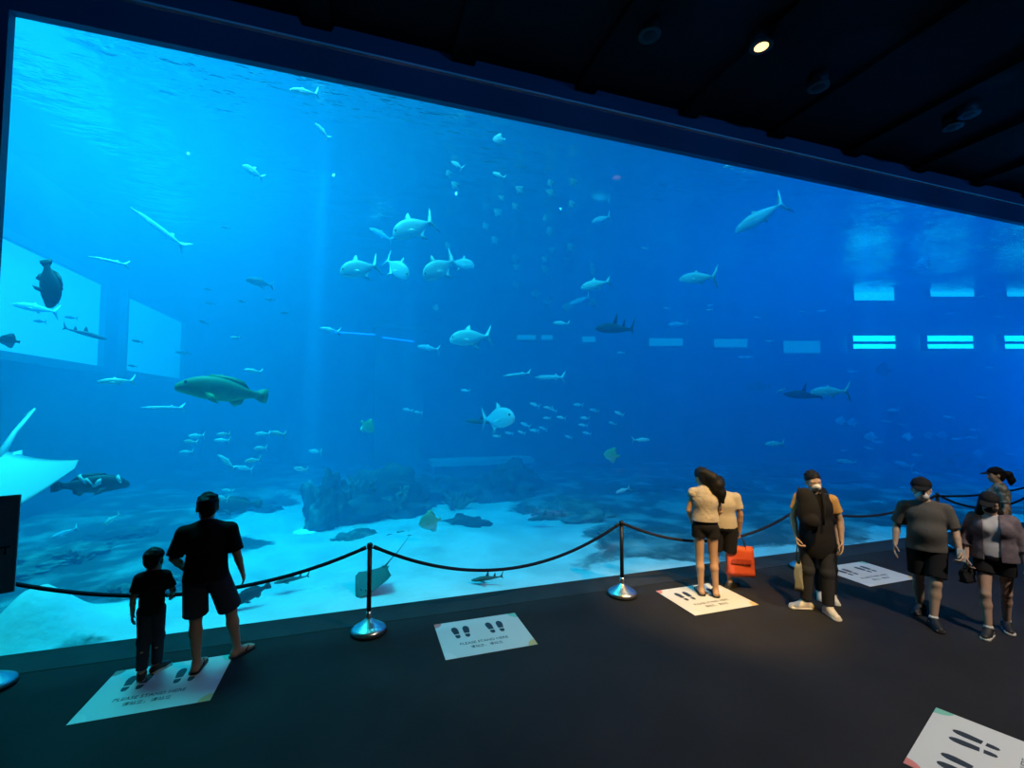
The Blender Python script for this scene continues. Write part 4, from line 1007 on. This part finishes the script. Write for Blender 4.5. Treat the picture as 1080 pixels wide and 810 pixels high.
put('grouper', 247, 533, 52, -1, 2, 5.5, 'broad olive fish low behind the head of the broad man', m=F_olive)
put('grouper', 264, 627, 40, -1, -20, 2.2, 'dark fish low by the pane right of the broad man', m=F_dark)
put('shark', 308, 611, 34, -1, -4, 3.0, 'shark resting low over the bright sand between broad man and lone stanchion', m=F_olive, cat='shark', name='shark')
put('shark', 514, 610, 34, -1, -6, 2.6, 'dark spiny guitarfish on the sand under the middle rope', m=F_olive, cat='guitarfish', name='guitarfish')
put('trevally', 118, 548, 17, -1, -40, 3.2, 'bright little fish nose-down above the boy', squash=.8); put('jack', 68, 562, 22, -1, -20, 5.0, 'pale fish over the reef right of the sign board', m=F_pale)
put('jack', 239, 487, 22, -1, 45, 4.5, 'bright fish swimming steeply up above the broad man')
def many(kind, pts, L, Y, label, group, m=None, head=-1, tilt=6, tj=10, yj=1.5, sq=1.0):
    r_ = random.Random(len(pts) * 7 + int(L))
    for px, py in pts:
        put(kind, px, py, L * r_.uniform(.8, 1.15), head, tilt + r_.uniform(-tj, tj), Y + r_.uniform(-yj, yj), label, group, m, True, r_.uniform(-15, 15), squash=sq)
many('jack', [(564,427),(578,430),(583,432.5),(610,427),(627,433),(617,441),(615,448.5),(619,457),(600,461),(577,441),(592,440.5),(554,448),(550,456),(563.5,454),(573,452),(653,436),(646,446.5),(537,457),(524,460),(491,412)], 10, 6.0,
     'small pale blue fish in the loose school right of the two-toned shark', 'school of small pale fish', F_pale, tilt=14, sq=1.3)
many('jack', [(430,432.5),(441,435)], 10, 6, 'small pale fish, one of a pair left of the school', 'pair of small pale fish', F_pale, sq=1.2)
S_ = 4.264; L_ = [(168,95),(350,268),(317,318),(395,333),(635,396),(600,298),(716,355),(700,390),(748,210),(790,76),(130,450),(240,438),(285,410),(457,470),(455,550),(400,615),(283,680),(880,465)]
many('jack', [(860 + a / S_, 370 + b_ / S_) for a, b_ in L_], 9, 7.0, 'tiny pale blue fish scattered at the right under the lit windows', 'scattered tiny fish at the right', F_pale, sq=1.3)
put('jack', 893, 487, 17, -1, 6, 4.5, 'bright little fish left of the heavy man, biggest of those nearby', m=F_pale, squash=1.1); put('jack', 953, 490, 16, -1, 14, 6, 'pale fish above the cap of the heavy man', m=F_pale, squash=1.3)
many('disc', [(860 + a / S_, 370 + b_ / S_) for a, b_ in [(112,316),(167,323),(247,388),(413,387),(510,380),(572,381),(733,460)]], 11, 8.0, 'pale round fish hovering at the right above the rope', 'round pale fish at the right', F_pale, tilt=0)
S_ = 6.0; L_ = [(283,178),(247,215),(220,280),(455,168),(445,207),(703,165),(800,162),(688,256),(640,333),(590,383),(1035,277),(945,388),(480,525),(440,570)]
many('jack', [(160 + a / S_, 430 + b_ / S_) for a, b_ in L_], 13, 4.5, 'small bright fish in the cluster below the green grouper', 'cluster of bright fish below the grouper', F_silver, sq=1.3)
S_ = 4.5; L_ = [(485,360),(465,440),(383,468),(325,535),(367,600),(632,330),(632,375),(610,495),(628,560),(605,690),(605,740),(742,325),(733,430),(728,635),(713,695),(465,690),(470,730),(640,650),(150,285),(180,340),(145,625),(400,400),(830,720),(835,750)]
many('disc', [(440 + a / S_, 120 + b_ / S_) for a, b_ in L_], 11, 8.5, 'dim rounded fish drifting high in the middle of the tank', 'dim round fish high in the middle', F_dim, tilt=60, tj=25, sq=.8)
many('disc', [(565,310),(578,317),(598,324),(626,320),(460,325),(545,300)], 10, 9.0, 'dim round fish below the high drifting ones, left of the bright silver fish', 'dim round fish in the middle', F_dim, tilt=10)
many('jack', [(847,328.5),(867,328),(799,335),(783,377),(790,377),(812,360),(748,327),(1037,313),(1053,334),(1045,388),(1002,331),(749,322),(680,262),(655,372),(703,325)], 8, 6.5, 'tiny pale fish scattered between the centre and the lit windows', 'tiny fish right of centre', F_pale, sq=1.2)
many('jack', [(219,305),(222,320),(255,318),(285,316),(300,330),(215,340),(197,372),(238,240),(145,360),(75,335),(42,339),(190,372),(140,386)], 9, 7.5, 'tiny dim fish scattered in front of the left gallery windows', 'tiny fish at the left', F_dark, sq=1.2)

# ---- the bright ray and the mottled fish behind it
def ray_fish(name, px, py, wpx, Y, label, cat, m, rot, tail_len=1.3, aspect=.8):
    p = at(px, py, Y); Wd = wpx * depth(p) / FPX
    r = empty(name, p); N = 26
    V, F = [], []
    xs = np.linspace(-1, 1, N)
    for s_ in (1, -1):
        for i, u in enumerate(np.linspace(-1, 1, N)):          # across the wings
            for k, w_ in enumerate(np.linspace(0, 1, 11)):
                fr = .55 * (1 - abs(u) ** 1.25) + .02; bk = -.50 * (1 - abs(u) ** .9) + .0 - .10 * abs(u)
                x = fr + (bk - fr) * w_; th = .085 * (1 - abs(u)) ** 1.4 * math.sin(math.pi * min(1, w_ * 1.0)) + .004
                z = .10 * abs(u) ** 2
                V.append((x * aspect, u * .5, z + s_ * th * .6))
    K = 11
    for i in range(N - 1):
        for k in range(K - 1):
            a = i * K + k; F.append((a, a + K, a + K + 1, a + 1)); b_ = N * K + a; F.append((b_, b_ + 1, b_ + K + 1, b_ + K))
    edge = [(i * K) for i in range(N)]
    for i in range(N - 1):
        for k in (0, K - 1):
            a = i * K + k; F.append((a, a + N * K, a + K + N * K, a + K))
    d = from_py('body', V, F, m, r)
    tv, tf = tube([(-.36 * aspect, 0, .0), (-.6, 0, .01), (-.9, .03, .02), (-.5 - tail_len * .6, .0, .03)], [.03, .016, .010, .004], 8); from_py('tail', tv, tf, m, r)
    for q in (-1, 1):
        ev, ef = lathe([(.016 * math.sin(t), .016 * math.cos(t)) for t in np.linspace(.05, 3.09, 7)], 10); e = from_py('eye', ev, ef, M_feye, r); e.location = (.33 * aspect, q * .07, .045)
        pv, pf = plate([(-.30 * aspect, q * .04), (-.36 * aspect, q * .13), (-.48 * aspect, q * .10), (-.44 * aspect, q * .03)], .01, 'xy', .0); from_py('pelvic_fin', pv, pf, m, r)
    r.scale = (Wd, Wd, Wd); r.rotation_euler = rot; tag(r, label, cat); return r
ray_fish('ray', -22, 514, 158, 2.2, 'bright cyan ray gliding at the left edge above the sign board', 'ray', F_white, (R(4), R(34), -YAW - R(90) + R(30)), .5, .8)
ray_fish('stingray', 394, 612, 46, 1.25, 'flat grey-green stingray low over the sand behind the lone stanchion', 'ray', F_olive, (R(6), R(26), -YAW - R(90) - R(25)), 1.6, 1.0)
o = put('grouper', 97, 511, 62, 1, -2, 2.6, 'large dark mottled fish with pale bars right of the bright ray', m=F_dark, name='grouper')
F_bar = mat('pale_bar', (.55, .66, .66), .6)
for i, (x, a, z) in enumerate([(.33, .02, .05), (.10, -.35, .02), (-.08, .3, .04), (-.16, .2, .09)]):
    for q in (-1, 1):
        hw = .092 if x < .2 else .085
        v, f = plate([(x - .035, z + .07), (x + .01, z + .09), (x + .05 + a * .1, z - .01), (x + .04 + a * .3, z - .06), (x + .0 + a * .3, z - .06)], .004, 'xz', q * hw * (.98 if abs(x) < .2 else .9)); b_ = from_py('pale_bar', v, f, F_bar, o)

# ------------------------------------------------------------------ reef
M_rock = mat('reef_rock', (.045, .06, .06), .95, spec=.1, noise=(2.2, (.16, .18, .16), .48, .72), bump=(6, .9, .06))
M_rock2 = mat('pale_reef_rock', (.09, .11, .10), .95, spec=.1, noise=(2.6, (.30, .32, .28), .45, .70), bump=(7, .9, .05))
M_coral = mat('coral_skin', (.12, .14, .11), .9, spec=.1, noise=(5, (.28, .28, .22), .45, .7), bump=(30, .6, .01))
from mathutils import noise as mn
def rock_mesh(seed, lumps):
    bm = bmesh.new(); bmesh.ops.create_icosphere(bm, subdivisions=5, radius=1.0)
    off = Vector((seed * 7.3, seed * 3.1, seed * 1.7))
    for v in bm.verts:
        d = v.co.normalized(); n = mn.fractal(d * lumps + off, 1.0, 2.0, 5) * .38 + abs(mn.noise(d * lumps * 2.6 + off)) * .22
        v.co = d * (0.82 + n); v.co.z = v.co.z if v.co.z > 0 else v.co.z * .45
    me = bpy.data.meshes.new('rock'); bm.to_mesh(me); bm.free()
    for p in me.polygons: p.use_smooth = True
    return me
RM = [rock_mesh(i + 1, (1.3, 1.7, 2.2, 1.5)[i % 4]) for i in range(6)]
def rock(i, px, py, wpx, hpx, Y, label, m, grp='reef rocks on the sand'):
    """px, py: middle of the foot; wpx and hpx: apparent width and height"""
    p = at(px, py, Y); k = depth(p) / FPX
    me = RM[i % 6].copy(); o = link('reef_rock', me, m)
    o.location = (p.x, p.y, ZF - .08 if p.z < ZF + 1.2 else p.z); top_z = at(px, py - hpx, Y).z
    zz = max(.25, top_z - o.location.z)
    o.scale = (wpx * k / 2, wpx * k / 2.4, zz * .95); o.rotation_euler = (0, 0, i * 1.3)
    tag(o, label, 'rock', grp); return o
rock(0, 405, 566, 150, 74, 7.5, 'broad dark reef rock behind the top of the lone stanchion', M_rock)
rock(1, 345, 560, 62, 66, 6.6, 'steep dark reef rock standing at the right border of the bright sand', M_rock)
rock(2, 462, 556, 95, 55, 9.8, 'dark reef rock behind the yellow-green round fish', M_rock)
rock(3, 532, 560, 100, 74, 8.6, 'tall dome of dark reef rock under the pale ledge', M_rock)
rock(4, 606, 574, 96, 46, 5.4, 'dark reef rock behind the middle rope, under the guitarfish', M_rock2)
rock(5, 690, 560, 110, 44, 8.2, 'low reef rock left of the ponytailed woman', M_rock)
rock(1, 648, 588, 52, 22, 3.2, 'round weedy lump on the sand just left of the second stanchion', M_rock2)
rock(2, 430, 590, 70, 18, 4.0, 'low pale rubble rock right of the lone stanchion', M_rock2)
rock(3, 372, 590, 66, 20, 4.6, 'low pale rubble rock left of the lone stanchion', M_rock2)
rock(4, 490, 578, 70, 24, 5.0, 'low rock on the sand below the dome', M_rock)
rock(5, 60, 612, 110, 24, 5.2, 'low reef rock right of the sign board', M_rock2)
rock(0, 128, 600, 100, 24, 6.6, 'low reef rock above the head of the boy', M_rock)
rock(1, 150, 642, 70, 22, 2.8, 'small reef rock behind the boy', M_rock2)
rock(2, 255, 548, 80, 22, 8.5, 'low reef rock right of the broad man\'s head', M_rock)
rock(3, 770, 556, 90, 30, 7.5, 'low dark rock behind the ponytailed woman\'s shoulder', M_rock)
rock(4, 850, 552, 120, 34, 9.0, 'dark rock behind the person in ochre', M_rock)
rock(5, 1000, 530, 90, 56, 7.5, 'large dim rock rising at the far right behind the heavy man', M_rock)
def coral(px, py, hpx, Y, label, seed):
    p = at(px, py, Y); k = depth(p) / FPX; h = hpx * k; b = Body(); r_ = random.Random(seed)
    for q in range(9):
        a = r_.uniform(0, 6.28); t = r_.uniform(.25, .7); e = V3(math.cos(a) * t, math.sin(a) * t, r_.uniform(.55, 1.0))
        m_ = e * .55 + V3(0, 0, .05); b.limb((0, 0, 0), m_, .10, .085, .05); b.limb(m_, e, .085, .06, .04); b.ball(e, .09, .04)
        e2 = e + V3(r_.uniform(-.3, .3), r_.uniform(-.3, .3), r_.uniform(-.05, .2)); b.limb(m_, e2, .07, .05, .04)
    o = grow('coral', b, .035, M_coral); o.location = p; o.scale = (h, h, h); tag(o, label, 'coral'); return o
coral(420, 540, 26, 6.4, 'branching coral on the broad rock, right of the stanchion top', 1); coral(380, 528, 22, 7.0, 'branching coral on top of the broad dark rock', 2)
coral(560, 556, 22, 6.0, 'branching coral left of the guitarfish', 3); coral(625, 560, 26, 5.6, 'branching coral right of the guitarfish', 4)
coral(480, 545, 24, 6.8, 'branching coral between the round fish and the dome', 5); coral(690, 578, 22, 3.6, 'branching coral right of the second stanchion', 6)
coral(85, 600, 20, 4.8, 'branching coral left of the boy\'s head', 7); coral(205, 575, 20, 7.2, 'branching coral behind the broad man', 8)

# ------------------------------------------------------------------ built things inside the tank
M_win = mat('lit_window', (.1, .3, .35), .4, emit=(.04, .80, 1.0), es=6.5); M_winreflect = mat('window_reflection', (.1, .3, .35), .4, emit=(.03, .70, 1.0), es=3.2); M_dimwin = mat('dim_window', (.1, .2, .25), .4, emit=(.03, .50, .75), es=1.0)
M_wframe = mat('window_surround', (.10, .13, .14), .8)
WN = [2]
def back_point(px, py, D=23.6):
    d = ray(px, py); f = CROT @ Vector((0, 0, -1)); h = Vector((math.sin(YAW), math.cos(YAW), 0))
    return CAM + d * (D / d.dot(h))
def window(px, py, wpx, hpx, m, bar=False):
    p = back_point(px, py); k = 23.6 / FPX; w_, h_ = wpx * k, hpx * k
    r = empty('window_%d' % WN[0], p, -YAW); r['kind'] = 'structure'; WN[0] += 1
    bm = bmesh.new(); add_box(bm, -w_ / 2, w_ / 2, -.02, .12, -h_ / 2, h_ / 2); from_bm('window_pane', bm, m, r)
    bm = bmesh.new()
    for x0, x1, z0, z1 in ((-w_ / 2 - .1, w_ / 2 + .1, h_ / 2, h_ / 2 + .12), (-w_ / 2 - .1, w_ / 2 + .1, -h_ / 2 - .12, -h_ / 2), (-w_ / 2 - .1, -w_ / 2, -h_ / 2, h_ / 2), (w_ / 2, w_ / 2 + .1, -h_ / 2, h_ / 2)):
        add_box(bm, x0, x1, -.12, .2, z0, z1)
    from_bm('window_frame', bm, M_wframe, r)
    if bar: bm = bmesh.new(); add_box(bm, -w_ / 2, w_ / 2, -.06, .0, -.10, .04); from_bm('window_bar', bm, M_wframe, r)
for px, w_ in ((921, 46), (1001, 50), (1080, 46)): window(px, 361, w_, 14, M_win, True)
for px, py, w_ in ((921, 312, 44), (1003, 308, 48), (1082, 308, 46)): window(px, py, w_, 11, M_winreflect)  # upper row: glowing panels imitate the lower windows' reflection in the water surface
for px, py, w_, h_ in ((845, 366, 40, 13), (770, 362, 36, 9), (702, 361, 36, 8), (621, 358, 14, 6), (577, 356, 12, 5), (555, 356, 20, 5)): window(px, py, w_, h_, M_dimwin)
# gallery windows in the left wall, with a pillar between them
M_gal = mat('gallery_window', (.1, .3, .35), .4, emit=(.03, .62, .90), es=.95)
for y0, y1 in ((4.0, 11.4), (12.9, 18.2)):
    r = empty('window_%d' % WN[0], (TXL, (y0 + y1) / 2, 5.1)); r['kind'] = 'structure'; WN[0] += 1
    h_ = (y1 - y0) / 2
    bm = bmesh.new(); add_box(bm, -.05, .06, -h_, h_, -1.25, 1.35); from_bm('window_pane', bm, M_gal, r)
    bm = bmesh.new()
    for a, b_, c, d in ((-h_ - .15, h_ + .15, 1.35, 1.55), (-h_ - .15, h_ + .15, -1.45, -1.25), (-h_ - .15, -h_, -1.25, 1.35), (h_, h_ + .15, -1.25, 1.35)): add_box(bm, -.05, .22, a, b_, c, d)
    from_bm('window_frame', bm, M_wframe, r)
# square concrete pier with a ledge, low wall with a pale coping
def slab(name, x0px, x1px, ytop, Y, dep, m, cop=None):
    a, b_ = at(x0px, ytop, Y), at(x1px, ytop, Y)
    o = struct(box(name, a.x, b_.x, Y, Y + dep, ZF - .3, (a.z + b_.z) / 2, m))
    if cop: struct(box(name + '_coping', a.x - .1, b_.x + .1, Y - .15, Y + dep, (a.z + b_.z) / 2, (a.z + b_.z) / 2 + .22, cop))
M_cop = mat('pale_coping', (.50, .52, .50), .8)
slab('tank_pier', 396, 447, 347, 14, 2.5, M_slab, M_wframe)
slab('tank_low_wall', 458, 560, 490, 12.5, 1.0, M_slab, M_cop)
blue_line = mat('blue_reflection_glow', (.02, .05, .3), .4, emit=(.01, .12, 1.0), es=6)  # glowing blue lines added to imitate a reflection
a = at(352, 350, 13.9); b_ = at(396, 353, 13.9); o = from_py('blue_reflection', *tube([a, b_], .03, 8), blue_line); tag(o, 'thin blue strip light on the far pier, left of the large silver fish', 'strip light')
a = at(404, 356, 13.9); b_ = at(436, 360, 13.9); o = from_py('blue_reflection', *tube([a, b_], .03, 8), blue_line); tag(o, 'thin blue strip light across the front of the far pier', 'strip light')

# ------------------------------------------------------------------ lamps of the hall and tank, plus added fills
WARM = (1.0, .70, .38)
CY = (.05, .88, 1.0)
o = area('tank_lamp', (-5.2, 6.0, 17.5), 4.5, 7, CY, 1050); o.data.spread = R(70)
area('tank_lamp', (-4.6, 5.0, 15.5), 5, 6, CY, 1300)
area('tank_lamp', (13, 8.0, 17.5), 8, 8, (.005, .40, 1.0), 900)
area('tank_lamp', (22, 8.0, 17.5), 8, 8, (.005, .37, 1.0), 1600)
area('tank_lamp', (5, 17, 17.5), 10, 8, (.02, .50, 1.0), 600)
for x, e, c in ((-4.8, 1700, CY), (0.2, 760, CY), (5.0, 560, (.04, .78, 1.0)), (10.0, 640, (.02, .56, 1.0)), (15.5, 850, (.005, .44, 1.0))):
    area('front_lamp', (x, .95, 17.0), 4.4, 1.0, c, e, (R(-17), 0, 0))
# added fill lights, unseen past the pane's right end, to blue the lower right
for z in (1.2, 4.2): area('end_fill', (23.0, 2.2, z), 2.0, 1.6, (.005, .36, 1.0), 180, (R(90), 0, R(62)))
def shaft(px, Y, e, col, ang=4.2, tilt=.0):
    p = at(px, 300, Y)
    spot('shaft_lamp', (p.x, p.y, 17.0), (p.x + tilt, p.y, 0), col, e, ang, .8, .04)
shaft(348, 6.0, 150000, (.03, .75, 1.0), 2.2, -.4); shaft(324, 6.4, 70000, (.03, .75, 1.0), 1.8, .2); shaft(432, 8.0, 60000, (.03, .7, 1.0), 2.6)
shaft(913, 3.6, 110000, (.005, .40, 1.0), 1.7, .2); shaft(710, 6.0, 30000, (.005, .45, 1.0), 3.0)
spot('hall_lamp', (3.7, -5.0, CEIL - .2), (4.55, -1.1, 0), (1.0, .58, .15), 4300, 25, 1.0, .08)
spot('hall_lamp', (6.5, -7.5, CEIL - .2), (5.6, -3.4, 0), (1, .86, .72), 2300, 84, 1.0, .08)
spot('hall_lamp', LIT - Vector((0, 0, .05)), LIT - Vector((0, 0, 5)), WARM, 160, 70, .9, .05)
for k in range(9): spot('fascia_fill', (-3 + 2.4 * k, -3.0, CEIL - .45), (-3 + 2.4 * k, -.1, 7.1), (.01, .24, .80), 34 + 4 * k, 80, 1.0, .02)  # unseen blue spots added to light the fascia
